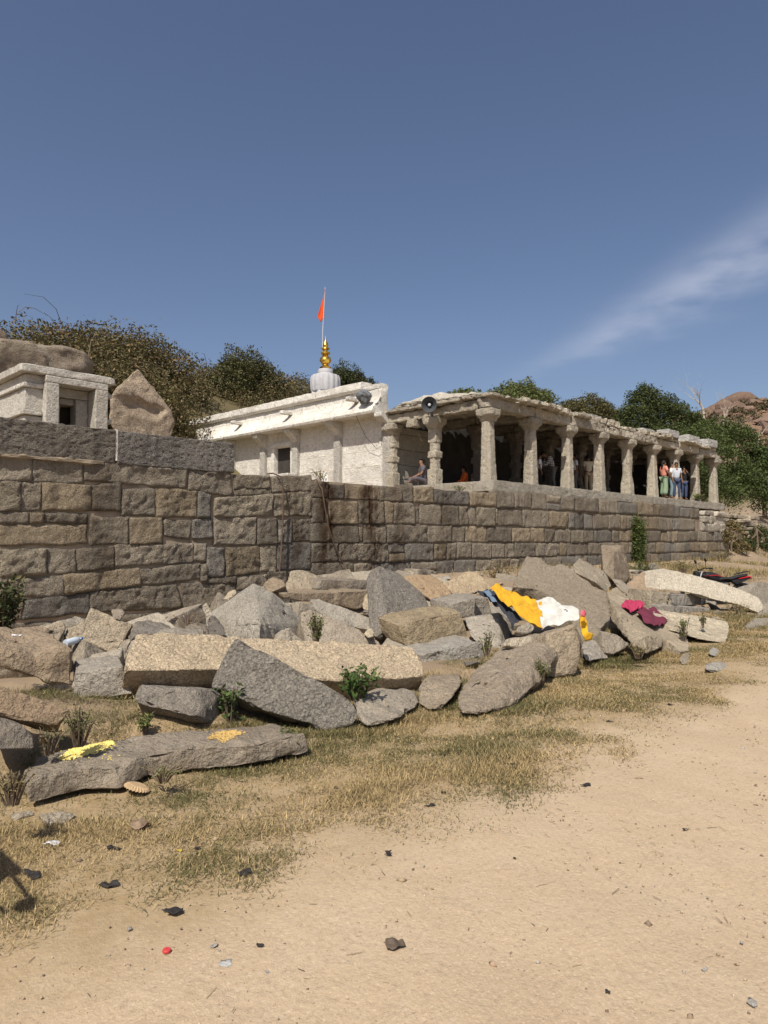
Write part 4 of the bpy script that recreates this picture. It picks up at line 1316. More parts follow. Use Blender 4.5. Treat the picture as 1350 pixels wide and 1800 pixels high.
def limbs(mb, base, tips, r0, bend=.3):
    for tp in tips:
        b_, t_ = Vector(base), Vector(tp)
        mid = (b_ + t_) / 2 + Vector((random.uniform(-bend, bend), random.uniform(-bend, bend), random.uniform(0, bend)))
        mb.tube([b_, b_.lerp(mid, .6), mid, mid.lerp(t_, .6), t_], [r0, r0 * .75, r0 * .5, r0 * .3, r0 * .1], 6)


OLIVE, DRY, GREEN, DKGR = (0.115, 0.105, 0.045), (0.19, 0.135, 0.07), (0.09, 0.12, 0.036), (0.07, 0.088, 0.032)
# dense dry scrub covering the hillside at the left: one uncountable mass
scrub_spec = [(20, 600, 35, 2.4), (60, 578, 36, 2.6), (105, 562, 37, 2.8), (165, 567, 38, 2.9), (225, 574, 37, 2.7), (268, 592, 36, 2.3), (300, 640, 37, 2.3), (345, 652, 41, 2.4), (90, 620, 32, 2.4), (170, 625, 32, 2.6),
              (240, 640, 32, 2.6), (252, 690, 33, 2.0), (325, 695, 40, 2.4), (385, 665, 42, 2.5), (385, 720, 38, 2.2), (430, 680, 38, 2.6), (480, 660, 40, 2.6), (530, 668, 41, 2.5), (560, 690, 42, 2.4), (480, 705, 37, 2.4), (430, 730, 38, 2.2), (250, 745, 32, 1.3), (190, 590, 35, 2.4), (130, 600, 34, 2.2), (372, 642, 43, 2.4), (400, 640, 44, 2.3), (505, 650, 44, 2.4), (350, 668, 43, 2.6), (420, 690, 43, 2.6)]
lumps = []
for px_, py_, Yv, r_ in scrub_spec:
    t_ = P(px_, py_ + 10, Yv)
    lumps.append(((t_.x, t_.y, t_.z - r_), (r_ * 1.25, r_ * 1.25, r_ * 1.05), r_ / 2.4))
q = cloud_pts(lumps, 7000)
v, f = leaf_quads(q, .09)
tag(link('scrub', from_np('scrub', v, f, leaf_tint(len(q), OLIVE, .4, DRY, .34)), M['leaf']), 'dense dry olive scrub covering the hillside behind the temple', 'scrub', None, 'stuff')
mb = MB()
for k in range(46):
    c_, r_, w = random.choice(lumps[:20])
    b_ = Vector(c_) + Vector((random.uniform(-1, 1) * r_[0], random.uniform(-1, 1) * r_[1], r_[2] * .7))
    d_ = Vector((random.uniform(-1, 1), random.uniform(-1, 1), 0)).normalized() * random.uniform(.7, 1.8)
    h_ = random.uniform(.4, 1.3)
    mb.tube([b_, b_ + d_ * .3 + Vector((0, 0, h_ * .7)), b_ + d_ * .8 + Vector((0, 0, h_)), b_ + d_ * 1.5 + Vector((0, 0, h_ * .85))], [.022, .016, .012, .008], 4, caps=False)
tag(mb.build('arching_twigs', M['twig'], None), 'thin bare twigs arching out of the hillside scrub against the sky', 'twigs', None, 'stuff')


def bush(name, label, cat, tops, base_c, alt, altp, per=6000, leaf=.09, group='shrubs and trees behind the hall', trunk_r=.11):
    """tops: (px, py_top, Y, radius[, rz]) lumps of one crown; trunk and limbs grow from the ground below"""
    L_ = []
    for s in tops:
        t_ = P(*s[:3])
        r_ = s[3]
        rz = s[4] if len(s) > 4 else r_
        L_.append((Vector((t_.x, t_.y, t_.z - rz)), (r_ * 1.1, r_ * 1.1, rz), r_ / 2.0))
    cx = sum(l[0].x for l in L_) / len(L_)
    cy = sum(l[0].y for l in L_) / len(L_)
    g0 = gzf(cx, cy)
    root = tag(empty(name, (cx, cy, g0)), label, cat, group)
    me = crown_mesh([(tuple(l[0] - Vector((cx, cy, g0))), l[1], l[2]) for l in L_], per, leaf, base_c, alt, altp)
    link('crown', me, M['leaf'], root)
    mb = MB()
    mb.tube([(0, 0, -.2), (.05, .03, .6), (0, .05, 1.2)], [trunk_r * 1.3, trunk_r, trunk_r * .9], 8)
    limbs(mb, (0, .05, 1.15), [l[0] - Vector((cx, cy, g0)) + Vector((random.uniform(-.4, .4), random.uniform(-.4, .4), l[1][2] * k)) for l in L_ for k in (.1, .6)], trunk_r * .8, .35)
    mb.build('trunk', M['twig'], root)
    return root


bush('shrub', 'dark bushy shrub rising highest above the scrub left of the tower', 'shrub', [(430, 612, 41, 1.9, 2.4), (410, 632, 40.5, 1.7), (455, 640, 41, 1.8), (395, 655, 40, 1.6)], (0.08, 0.085, 0.035), OLIVE, .45)
bush('shrub', 'small dark shrub showing directly right of the golden finial', 'shrub', [(606, 640, 44, 1.4, 2.2), (622, 655, 44, 1.3), (590, 650, 45, 1.3)], (0.055, 0.07, 0.028), OLIVE, .3)
bush('shrub', 'wispy shrub tip showing over the right end of the shrine parapet', 'shrub', [(650, 662, 45, .7, 1.2)], (0.06, 0.075, 0.03), OLIVE, .3, per=2500)
bush('tree', 'small light green bush peeking over the hall roof corner', 'tree', [(815, 684, 26, .9), (835, 690, 26, .8), (795, 692, 26, .6)], (0.12, 0.15, 0.05), (0.15, 0.15, 0.06), .3)
bush('tree', 'rounded light green tree behind the middle of the hall roof', 'tree', [(915, 670, 27, 1.5), (885, 680, 27, 1.2), (945, 684, 27, 1.3), (900, 690, 26, 1.2), (955, 705, 27, 1.0)], (0.11, 0.14, 0.045), (0.14, 0.13, 0.05), .3)
bush('tree', 'olive tree right of the rounded one behind the hall roof', 'tree', [(1035, 694, 27, 1.7), (1005, 705, 27, 1.3), (1060, 712, 27, 1.3), (990, 712, 27, 1.0), (1085, 722, 26, 1.2)], OLIVE, (0.13, 0.12, 0.05), .4)
bush('tree', 'tall dark green tree with drooping crown right of the hall roof', 'tree', [(1132, 676, 22, 1.2, 1.6), (1160, 692, 22, 1.6), (1115, 710, 22, 1.4), (1190, 712, 21, 1.6), (1150, 740, 21, 1.7), (1105, 745, 22, 1.2)], DKGR, (0.075, 0.09, 0.03), .3, trunk_r=.16)
bush('tree', 'broad green tree behind the last pillars of the hall', 'tree', [(1225, 728, 20, 1.7), (1275, 738, 20, 1.6), (1215, 745, 19, 1.8), (1255, 770, 18.5, 1.9), (1300, 750, 19, 1.7), (1225, 800, 18, 1.6), (1290, 810, 17.5, 1.8), (1265, 835, 17, 1.5)], (0.075, 0.10, 0.033), GREEN, .35, per=4600, trunk_r=.2)
bush('tree', 'green tree leaning into the right edge above the stone ledge', 'tree', [(1335, 785, 18, 1.5), (1350, 800, 17, 1.7), (1320, 830, 16.5, 1.5), (1365, 850, 16, 1.5)], (0.055, 0.08, 0.026), GREEN, .3, trunk_r=.16)
bush('shrub', 'low dark shrub beside the stone ledge at the right edge', 'shrub', [(1335, 925, 14.1, .75), (1310, 945, 14.0, .6), (1350, 950, 13.5, .6)], (0.05, 0.07, 0.024), (0.11, 0.1, 0.04), .3, leaf=.06, trunk_r=.05)
bush('shrub', 'dry brown shrub on the bank at the wall end', 'shrub', [(1285, 915, 13.8, .6), (1270, 930, 13.6, .5), (1300, 950, 13.4, .5)], (0.2, 0.15, 0.07), (0.12, 0.12, 0.05), .3, leaf=.06, trunk_r=.04)


def bare_tree(label, px_, py_, Yv, h_, seed):
    rnd = random.Random(seed)
    b_ = P(px_, py_, Yv)
    root = tag(empty('bare_tree', b_), label, 'tree', 'leafless trees below the rock hill')
    mb = MB()

    def grow(p_, d_, l_, r_, lev):
        pts = [p_]
        rad = [r_]
        for k in range(4):
            d_ = (d_ + Vector((rnd.uniform(-.35, .35), rnd.uniform(-.35, .35), rnd.uniform(-.12, .2)))).normalized()
            pts.append(pts[-1] + d_ * l_ / 4)
            rad.append(r_ * (1 - .16 * (k + 1)))
        mb.tube(pts, rad, 6 if lev < 2 else 4, caps=False)
        if lev < 4:
            for k in range(3 if lev else 4):
                i = rnd.choice((2, 3, 4, 4))
                nd = (d_ + Vector((rnd.uniform(-1, 1), rnd.uniform(-1, 1), rnd.uniform(-.15, .6)))).normalized()
                grow(pts[i], nd, l_ * rnd.uniform(.55, .8), rad[i] * .72, lev + 1)
    grow(Vector((0, 0, -.3)), Vector((.1, 0, 1)), h_ * .34, h_ * .022, 0)
    mb.build('branches', M['deadwood'], root)


bare_tree('leafless pale tree standing highest against the rock hill', 1238, 735, 30, 8.0, 3)
bare_tree('leafless pale tree with white limbs lower down the rock hill', 1275, 755, 28, 6.5, 8)
bare_tree('leafless white-branched tree at the right edge below the rock hill', 1335, 790, 26, 7.0, 14)

# rock hill beyond: boulders one by one
names_ = ['topmost round brown boulder at the right edge of the rock hill', 'flat-topped brown boulder left of the topmost one', 'rounded boulder on the hill crest above the bare tree', 'low brown boulder on the hill crest left end',
          'large smooth boulder face below the hill crest', 'wide red-brown boulder in the middle of the rock hill', 'boulder below the topmost one at the right edge', 'small boulder between the crest boulders',
          'boulder showing left of the bare tree', 'dark cleft boulder on the right of the rock hill', 'low boulder half hidden behind the right tree', 'grey-brown round boulder poking out between the trees above the roof']
spec = [(1345, 662, 5.0), (1322, 668, 4.6), (1292, 668, 4.2), (1245, 675, 5.2), (1300, 692, 8.5), (1335, 712, 8.0), (1348, 690, 5.0), (1306, 672, 3.0), (1200, 692, 5.0), (1330, 690, 5.5), (1270, 715, 6.5), (1188, 690, 4.5)]
for (px_, py_, r_), lab in zip(spec, names_):
    Yv = 62 - (px_ - 1270) * .05
    if 'between the trees' in lab:
        px_, py_, Yv, r_ = 1112, 712, 33, 1.0
    c0 = P(px_, py_, Yv)
    if 'between the trees' not in lab:
        c0.z = gzf(c0.x, c0.y) + .62 * r_
    sc_ = Vector((random.uniform(.9, 1.3), random.uniform(.9, 1.2), random.uniform(.6, .85))) * r_ * .55
    pts = []
    for k in range(26):
        d_ = Vector((random.gauss(0, 1), random.gauss(0, 1), random.gauss(0, 1))).normalized()
        pts.append(c0 - Vector((0, 0, sc_.z)) + Vector((d_.x * sc_.x, d_.y * sc_.y, d_.z * sc_.z)))
    o = stone('hill_boulder', hull_bm(pts), M['rock_brown'], vary((0.205, 0.135, 0.098), .75, 1.15), None, L=r_ * .12, amp=r_ * .035, freq=1.6 / r_, bevel=r_ * .12, chip=r_ * .03, sharp=R(60))
    tag(o, lab, 'boulder', 'boulders on the rock hill')


CV, CF, CT = [], [], []
for k in range(620):
    c0 = Vector((random.uniform(95, 235), random.uniform(8, 66), 0))
    gz0 = gzf(c0.x, c0.y)
    r_ = .6 + 2.4 * random.random() ** 2
    b_ = bmesh.new()
    for j in range(12):
        d_ = Vector((random.gauss(0, 1), random.gauss(0, 1), random.gauss(0, 1))).normalized() * r_
        b_.verts.new((c0.x + d_.x, c0.y + d_.y, gz0 + .3 * r_ + d_.z * .8))
    bmesh.ops.convex_hull(b_, input=b_.verts)
    bmesh.ops.delete(b_, geom=[v for v in b_.verts if not v.link_faces], context='VERTS')
    bmesh.ops.triangulate(b_, faces=b_.faces)
    b_.verts.index_update()
    o_ = len(CV)
    k_ = random.uniform(.6, 1.2)
    CV += [tuple(v.co) for v in b_.verts]
    CT += [(.2 * k_, .135 * k_, .1 * k_)] * len(b_.verts)
    CF += [tuple(v.index + o_ for v in f.verts) for f in b_.faces]
    b_.free()
tag(link('boulder_field', from_np('boulder_field', np.array(CV), np.array(CF), np.array(CT)), M['grain']), 'countless smaller brown rocks strewn down the far rock hill', 'rocks', None, 'stuff')

hl = []
for k in range(230):
    x_, y_ = random.uniform(85, 225), random.uniform(6, 64)
    r_ = random.uniform(.8, 2.2)
    hl.append(((x_, y_, gzf(x_, y_) + .2 * r_), (r_ * 1.3, r_ * 1.3, r_ * .8), r_ / 1.5))
q = cloud_pts(hl, 150)
v, f = leaf_quads(q, .34)
tag(link('hill_scrub', from_np('hill_scrub', v, f, leaf_tint(len(q), (0.10, 0.095, 0.045), .35, (0.16, 0.115, 0.07), .4)), M['leaf']), 'low grey-brown scrub dotting the far rock hill', 'scrub', None, 'stuff')


def weed(label, px_, py_, Yv, h_, nst, base_c, alt, spread=.5, leaf=.03, name='weed', on=None, dense=10, group='weeds among the stones'):
    b_ = P(px_, py_, Yv)
    root = tag(empty(name, b_), label, 'plant', group)
    mb = MB()
    pts = []
    for k in range(nst):
        a_ = random.uniform(0, 6.28)
        s_ = spread * h_ * random.uniform(.1, 1)
        tip = Vector((math.cos(a_) * s_, math.sin(a_) * s_, h_ * random.uniform(.55, 1.05)))
        st = Vector((math.cos(a_), math.sin(a_), 0)) * s_ * .25
        mid = st.lerp(tip, .5) + Vector((0, 0, h_ * .1))
        mb.tube([st - Vector((0, 0, .04)), mid, tip], [.006, .004, .002], 4, caps=False)
        for j in range(dense):
            t_ = random.uniform(.12, 1)
            q = st.lerp(mid, t_ * 2) if t_ < .5 else mid.lerp(tip, t_ * 2 - 1)
            pts.append(q + Vector((random.gauss(0, leaf), random.gauss(0, leaf), random.gauss(0, leaf * .6))))
    mb.build('stems', M['twig'], root)
    pts = np.array([tuple(q) for q in pts])
    v, f = leaf_quads(pts, leaf)
    link('leaves', from_np('leaves', v, f, leaf_tint(len(pts), base_c, .35, alt, .3)), M['leaf'], root)
    return root


YG = (0.16, 0.17, 0.055)
weed('leafy dark shrub at the foot of the wall at the left edge', 2, 1112, 7.8, .55, 34, (0.05, 0.065, 0.025), OLIVE, .55, .035, 'shrub', dense=26)
weed('upright grassy plant behind the middle of the long pale beam', 556, 1128, 6.6, .36, 26, (0.12, 0.14, 0.05), YG, .35, .022, dense=14)
weed('bright green leafy plant in the hollow below the pale beam', 622, 1222, 4.75, .24, 26, (0.055, 0.10, 0.025), GREEN, .9, .032, dense=16)
weed('green vine in the dark hollow left under the diagonal slab', 404, 1265, 5.0, .30, 12, (0.06, 0.10, 0.03), GREEN, .5, .028, dense=12)
weed('thin grey-green weed growing by the sand heap', 138, 1300, 4.75, .24, 26, (0.16, 0.16, 0.08), YG, .6, .014, dense=12)
weed('dry thorny weed in the gap above the powder-covered slab', 85, 1316, 4.75, .14, 12, (0.14, 0.14, 0.075), DRY, .9, .02, dense=6)
weed('small light weed on the sand right of the grey-green weed', 255, 1282, 5.0, .12, 14, YG, GREEN, .9, .02)
weed('low weed row sprouting along the base of the powder slab', 285, 1362, 4.2, .05, 26, YG, (0.22, 0.2, 0.08), 3.5, .010, dense=6)
weed('green weed at the right tip of the powder slab', 515, 1318, 4.25, .15, 26, (0.09, 0.11, 0.04), YG, .9, .016, dense=14)
weed('dry tuft at the left edge in front of the powder slab', 22, 1400, 4.0, .13, 30, (0.17, 0.15, 0.07), DRY, 1.0, .011)
weed('brown dry bush at the wall foot behind the yellow cloth', 872, 1035, 11.6, .75, 40, (0.2, 0.14, 0.07), (0.14, 0.14, 0.05), .6, .03, 'shrub', dense=16)
weed('small weed between the carved step stone and the log block', 855, 1146, 5.5, .25, 14, GREEN, YG, .5, .02)
weed('green tuft in the shade under the log-shaped block', 950, 1196, 4.15, .22, 30, (0.08, 0.10, 0.03), YG, .8, .018)
weed('weed on the left of the low white block', 1203, 1122, 4.35, .32, 18, (0.12, 0.14, 0.05), YG, .6, .022)
weed('small green sprig on the face of the low white block', 1236, 1100, 4.35, .2, 9, (0.08, 0.11, 0.03), YG, .6, .022)
weed('yellowish grass tuft behind the right end of the low white block', 1300, 1098, 5.2, .5, 40, (0.24, 0.2, 0.08), YG, .6, .02, dense=9)
weed('pale dry tuft at the foot of the broken pillar end', 1122, 1152, 4.05, .16, 26, (0.22, 0.18, 0.08), YG, 1.0, .014)
weed('little plant growing on the wall top below the shrine', 565, 845, 13.55, .3, 16, YG, (0.3, 0.25, 0.13), 1.2, .025)
weed('tiny weed on the wall top near the seated woman', 808, 862, 13.6, .14, 16, (0.1, 0.12, 0.04), YG, 2.2, .022)
weed('low green weeds on the broken wall end under the people', 1228, 880, 13.8, .4, 20, GREEN, YG, .9, .05)
weed('green creeper base spreading at the wall foot near the dark-faced block', 1130, 1012, 10.8, .5, 40, (0.07, 0.09, 0.03), YG, 1.5, .04, 'creeper', dense=16)
weed('dry grass patch at the wall foot behind the whitewashed beam', 1200, 1004, 9.5, .4, 40, (0.22, 0.18, 0.08), YG, 2.0, .03, dense=10)
weed('yellow-green weeds behind the motorcycle at the wall end', 1270, 985, 12.4, .6, 50, (0.17, 0.16, 0.06), (0.25, 0.2, 0.09), 1.8, .035, dense=10)
# creeper climbing the wall
cb = P(1118, 1000, WY)
cr = tag(empty('creeper', (cb.x, WY - .1, cb.z)), 'green creeper climbing the wall above the dark-faced block', 'plant', 'weeds among the stones')
pts = []
mb = MB()
for k in range(9):
    x_ = random.uniform(-.3, .3)
    path = [Vector((x_, 0, 0))]
    for j in range(7):
        path.append(path[-1] + Vector((random.uniform(-.13, .1), random.uniform(-.03, .03), random.uniform(.18, .36))))
    mb.tube(path, .012, 4, caps=False)
    for q in path:
        for _ in range(60):
            pts.append(tuple(q + Vector((random.gauss(0, .13), random.uniform(-.16, .02), random.gauss(0, .15)))))
mb.build('stems', M['twig'], cr)
pts = np.array(pts)
v, f = leaf_quads(pts, .055)
link('leaves', from_np('leaves', v, f, leaf_tint(len(pts), (0.07, 0.10, 0.03), .35, YG, .25)), M['leaf'], cr)

# ------------------------------------------------------------------ grass strip, pebbles and litter: uncountable
def gfield(X, Y, sc, seed):
    a = np.zeros_like(X)
    r_ = np.random.default_rng(seed)
    for k in range(9):
        kx, ky, ph = r_.normal(0, sc, 1), r_.normal(0, sc, 1), r_.uniform(0, 6.28)
        a += np.sin(X * kx + Y * ky + ph)
    return a / 3.0


N = 2300000
X = rng.uniform(.0, 17, N)
Y = rng.uniform(2.0, 6.6, N)
edge = 2.95 + .28 * gfield(X, Y * .3, 1.6, 2) + .14 * gfield(X, Y, 4.5, 3) + .35 * sm(2.6, 0.3, X)
den = sm(-.55, .5, Y - edge) * (1 - .8 * sm(4.5, 5.4, Y)) * (1 - .45 * sm(5, 14, X))
den = den * np.clip(.62 + .5 * gfield(X, Y, 3.4, 5), .12, 1)
den = den * np.clip(.75 + .7 * gfield(X, Y, 9.0, 17), .25, 1.2)
keep = rng.random(N) < den * 1.15
X, Y = X[keep], Y[keep]
N = len(X)
base = np.stack([X, Y, gz(X, Y) + .002], 1)
hgt = rng.uniform(.016, .06, N) * (1 + .9 * sm(3.7, 4.5, Y)) * np.clip(.8 + .4 * gfield(X, Y, 2.5, 9), .5, 1.5)
az = rng.uniform(0, 6.283, N)
lean = rng.uniform(.5, 1.55, N)
tip = base + np.stack([np.cos(az) * np.sin(lean), np.sin(az) * np.sin(lean), np.cos(lean) * .75 + .06], 1) * hgt[:, None]
side = np.stack([-np.sin(az), np.cos(az), np.zeros(N)], 1) * (rng.uniform(.0012, .0024, N) * (1 + X / 9))[:, None]
v = np.stack([base - side, base + side, tip], 1).reshape(-1, 3)
f3 = np.arange(N * 3).reshape(N, 3)
gr = np.clip(.30 + .45 * gfield(X, Y, 2.2, 21) + .35 * sm(3.6, 4.4, Y) - .2 * sm(6, 12, X), 0.03, .9)
isg = rng.random(N) < gr
cl = np.where(isg[:, None], np.array([[.125, .12, .05]]), np.array([[.35, .265, .135]])) * rng.uniform(.4, 1.6, (N, 1))
tag(link('grass', from_np('grass', v, f3, np.repeat(cl, 3, axis=0)), M['grass']), 'short dry grass growing along the foot of the fallen stones', 'grass', None, 'stuff')

N = 34000
X = rng.uniform(14, 47, N)
Y = rng.uniform(8.0, 13.4, N) + np.where(X > 40.5, rng.uniform(0, 4, N), 0)
kp = rng.random(N) < np.clip(.35 + .7 * gfield(X, Y, .9, 41), 0, 1) * sm(13, 22, X)
X, Y = X[kp], Y[kp]
N = len(X)
base = np.stack([X, Y, gz(X, Y) - .01], 1)
hgt = rng.uniform(.08, .3, N)
az = rng.uniform(0, 6.283, N)
lean = rng.uniform(.1, 1.1, N)
tip = base + np.stack([np.cos(az) * np.sin(lean), np.sin(az) * np.sin(lean), np.cos(lean)], 1) * hgt[:, None]
side = np.stack([-np.sin(az), np.cos(az), np.zeros(N)], 1) * rng.uniform(.006, .014, N)[:, None]
v = np.stack([base - side, base + side, tip], 1).reshape(-1, 3)
cl = np.where((rng.random(N) < .35)[:, None], np.array([[.12, .12, .045]]), np.array([[.33, .25, .12]])) * rng.uniform(.7, 1.25, (N, 1))
tag(link('dry_grass', from_np('dry_grass', v, np.arange(N * 3).reshape(N, 3), np.repeat(cl, 3, axis=0)), M['grass']), 'taller dry grass on the bank at the far end of the wall', 'grass', None, 'stuff')

N = 12000
X = rng.uniform(-1.5, 13, N)
Y = rng.uniform(.2, 4.2, N) - .05 * X
sz = .0018 + .0035 * rng.random(N) ** 3 + .009 * (rng.random(N) > .993)
oct_ = np.array([(1, 0, 0), (0, 1, 0), (-1, 0, 0), (0, -1, 0), (0, 0, .7), (0, 0, -.7)], float)
of = np.array([(0, 1, 4), (1, 2, 4), (2, 3, 4), (3, 0, 4), (1, 0, 5), (2, 1, 5), (3, 2, 5), (0, 3, 5)])
ang = rng.uniform(0, 6.28, N)
st = rng.uniform(.7, 1.5, (N, 3))
ov = oct_[None] * st[:, None] * (sz * (1 + X.clip(0) / 7))[:, None, None]
ov = ov + rng.normal(0, .15, ov.shape) * sz[:, None, None]
ca, sa = np.cos(ang)[:, None], np.sin(ang)[:, None]
vx, vy = ov[..., 0] * ca - ov[..., 1] * sa, ov[..., 0] * sa + ov[..., 1] * ca
v = np.stack([vx + X[:, None], vy + Y[:, None], ov[..., 2] + (gz(X, Y) + sz * .3)[:, None]], -1).reshape(-1, 3)
ff_ = (np.arange(N)[:, None, None] * 6 + of[None]).reshape(-1, 3)
pal = np.array([(.40, .31, .2), (.3, .22, .15), (.2, .15, .11), (.5, .42, .32), (.3, .28, .26)])
tn = pal[rng.choice(5, N, p=[.32, .27, .2, .12, .09])] * rng.uniform(.8, 1.2, (N, 1))
tag(link('gravel', from_np('gravel', v, ff_, np.repeat(tn, 6, axis=0), smooth=True), M['grain']), 'fine gravel and crumbs scattered over the sandy track', 'gravel', None, 'stuff')

N = 700
X = rng.uniform(-1, 12, N)
Y = rng.uniform(.4, 4.4, N)
Ls = .008 + .03 * rng.random(N) ** 2
az = rng.uniform(0, 6.28, N)
dr_ = np.stack([np.cos(az), np.sin(az), rng.normal(0, .08, N)], 1) * Ls[:, None]
sd_v = np.stack([-np.sin(az), np.cos(az), np.zeros(N)], 1) * (.0012 * (1 + X.clip(0) / 8))[:, None]
c0 = np.stack([X, Y, gz(X, Y) + .006], 1)
v = np.stack([c0 - dr_ - sd_v, c0 - dr_ + sd_v, c0 + dr_ + sd_v, c0 + dr_ - sd_v], 1).reshape(-1, 3)
tn = np.array([(.3, .22, .12), (.12, .085, .06), (.42, .33, .19)])[rng.choice(3, N)] * rng.uniform(.7, 1.2, (N, 1))
tag(link('straw_litter', from_np('straw_litter', v, np.arange(N * 4).reshape(N, 4), np.repeat(tn, 4, axis=0)), M['grain']), 'bits of straw and twig littering the sandy track', 'litter', None, 'stuff')

# ------------------------------------------------------------------ cloths spread on the stones
def cloth_mat(name, col, pattern=None, col2=(0.02, 0.02, 0.02)):
    n = NT(name)
    p_ = n.pos()
    c_ = n.mul((*col,), n.rng(n.noise(p_, 6, 4), .25, .75, .85, 1.12))
    if pattern == 'weave':
        w = n.math('MULTIPLY', n.math('SINE', n.math('MULTIPLY', n.node('ShaderNodeSeparateXYZ', Vector=p_).outputs['X'], 210.0)), n.math('SINE', n.math('MULTIPLY', n.node('ShaderNodeSeparateXYZ', Vector=p_).outputs['Z'], 260.0)))
        c_ = n.mix(n.rng(w, .35, .5, 0, .75), c_, col2)
    if pattern == 'dots':
        d = n.voro(p_, 30)
        c_ = n.mix(n.rng(d, .16, .10, 0, .9), c_, col2)
    return n.done(c_, n.bump(n.noise(p_, 14, 4), .4, .02), .9)


def cloth(name, label, poly, pl, mat, lift=.03, fold=.02, freq=(5, 14), cat='cloth', group='clothes laid out to dry on the stones', parent=None):
    a, nn = plane_from(pl)
    pts = [on_plane(x, y, a, nn) + nn * lift for x, y in poly]
    bm = bmesh.new()
    bm.faces.new([bm.verts.new(q) for q in pts])
    dice(bm, .035, 8)
    SEED[0] += 1
    sd = Vector((SEED[0], 2, 5))
    t1 = nn.orthogonal().normalized()
    t2 = nn.cross(t1)
    for v in bm.verts:
        q = Vector((v.co.dot(t1) * freq[0], v.co.dot(t2) * freq[1], 0)) * .5 + sd
        v.co += nn * (fold * 1.6 * (noise.noise(q) * 1.2 + .7 * abs(noise.noise(q * 1.7)))) + Vector((0, 0, -.4 * fold * noise.noise(q * 1.4)))
    me, base = bm_mesh(bm, name, R(80))
    if parent is not None:
        base = base - Vector(parent.location)
    o = link(name, me, mat, parent, None, base)
    m = o.modifiers.new('thickness', 'SOLIDIFY')
    m.thickness = .006
    if parent is None:
        tag(o, label, cat, group)
    return o


Y_ = cloth_mat('yellow_cloth', (0.56, 0.31, 0.02), 'dots', (0.22, 0.09, 0.01))
Yp = cloth_mat('yellow_print', (0.66, 0.36, 0.02), 'dots', (0.05, 0.03, 0.02))
cloth('sari', 'mustard yellow patterned cloth draped between the stones', [(862, 1043), (876, 1034), (893, 1044), (917, 1054), (947, 1061), (953, 1070), (954, 1110), (942, 1108), (917, 1094), (890, 1064)],
      [(868, 1040, 6.75), (945, 1062, 5.75), (945, 1105, 5.1)], Y_, .05, .045, (4, 16))
cloth('printed_cloth', 'white cloth with small dark dots spread below the massive slab', [(944, 1064), (956, 1056), (964, 1057), (990, 1066), (1018, 1077), (1020, 1091), (1012, 1096), (992, 1102), (970, 1111), (953, 1110), (950, 1085)],
      [(950, 1062, 5.65), (1015, 1080, 4.85), (962, 1108, 4.95)], cloth_mat('white_print', (0.55, 0.54, 0.49), 'dots', (0.08, 0.07, 0.06)), .05, .035, (5, 13))
cloth('sari_tail', 'yellow printed cloth end hanging beside the upright rounded slab', [(1018, 1080), (1026, 1080), (1031, 1097), (1030, 1111), (1041, 1114), (1039, 1124), (1027, 1128), (1021, 1118), (1018, 1100)],
      (1024, 1100, 4.45, 35, 8), Yp, .03, .02, (8, 20))
cloth('pink_rag', 'small pink rag at the top of the hanging yellow cloth end', [(1018, 1076), (1024, 1073), (1029, 1079), (1026, 1086), (1019, 1085)], (1023, 1080, 4.4, 35, 20), cloth_mat('pink_rag', (0.6, 0.12, 0.16)), .03, .02)
cloth('trousers', 'dark grey trousers laid over the stones left of the yellow cloth', [(829, 1049), (833, 1043), (858, 1044), (873, 1046), (883, 1056), (905, 1078), (920, 1098), (911, 1105), (902, 1113), (896, 1093), (885, 1079), (868, 1067), (856, 1053)],
      [(835, 1046, 7.45), (880, 1060, 6.6), (905, 1105, 5.6)], cloth_mat('charcoal_denim', (0.035, 0.04, 0.05)), .05, .035, (6, 18))
cloth('denim_strip', 'faded blue denim leg lying on the dark trousers', [(850, 1046), (861, 1045), (872, 1058), (876, 1066), (868, 1066), (860, 1056)], [(835, 1046, 7.35), (880, 1060, 6.5), (905, 1105, 5.5)], cloth_mat('faded_denim', (0.13, 0.19, 0.26)), .07, .02)
cloth('pink_cloth', 'bright pink cloth laid on the narrow pillar shaft', [(1091, 1066), (1100, 1058), (1112, 1060), (1122, 1058), (1132, 1067), (1114, 1077), (1108, 1079)], [(1072, 1044, 6.05), (1205, 1135, 4.15), (1145, 1078, 5.3)], cloth_mat('pink_cloth', (0.36, 0.035, 0.085)), .03, .035, (10, 22))
cloth('maroon_cloth', 'maroon cloth laid on the narrow pillar shaft below the pink one', [(1116, 1081), (1132, 1069), (1150, 1076), (1163, 1085), (1172, 1097), (1160, 1103), (1147, 1107), (1130, 1094)], [(1072, 1044, 6.05), (1205, 1135, 4.15), (1145, 1078, 5.3)], cloth_mat('maroon_cloth', (0.13, 0.025, 0.045)), .04, .025, (6, 14))

# hoses hanging down the wall
M['hose'] = plain_mat('rusty_pipe', (0.10, 0.065, 0.045), .8, 0, .35, 6)


def on_wall(px_, py_, d=.16):
    q = P(px_, py_, WY - d)
    return q


tag(MB().tube([P(470, 833, 13.9), P(480, 832, 13.55), on_wall(494, 838), on_wall(498, 870), on_wall(497, 920), on_wall(494, 970), on_wall(491, 1008, .3)], .019, 8).build('drain_pipe', M['hose']), 'brown pipe hanging straight down the wall below the shrine window', 'pipe', 'pipes on the wall')
tag(MB().tube([P(548, 845, 13.8), P(556, 843, 13.5), on_wall(566, 860), on_wall(571, 890), on_wall(577, 925), on_wall(588, 960), on_wall(603, 990), on_wall(611, 1004, .3)], .018, 8).build('drain_pipe', M['hose']), 'brown pipe slanting across the wall to the right of the straight one', 'pipe', 'pipes on the wall')

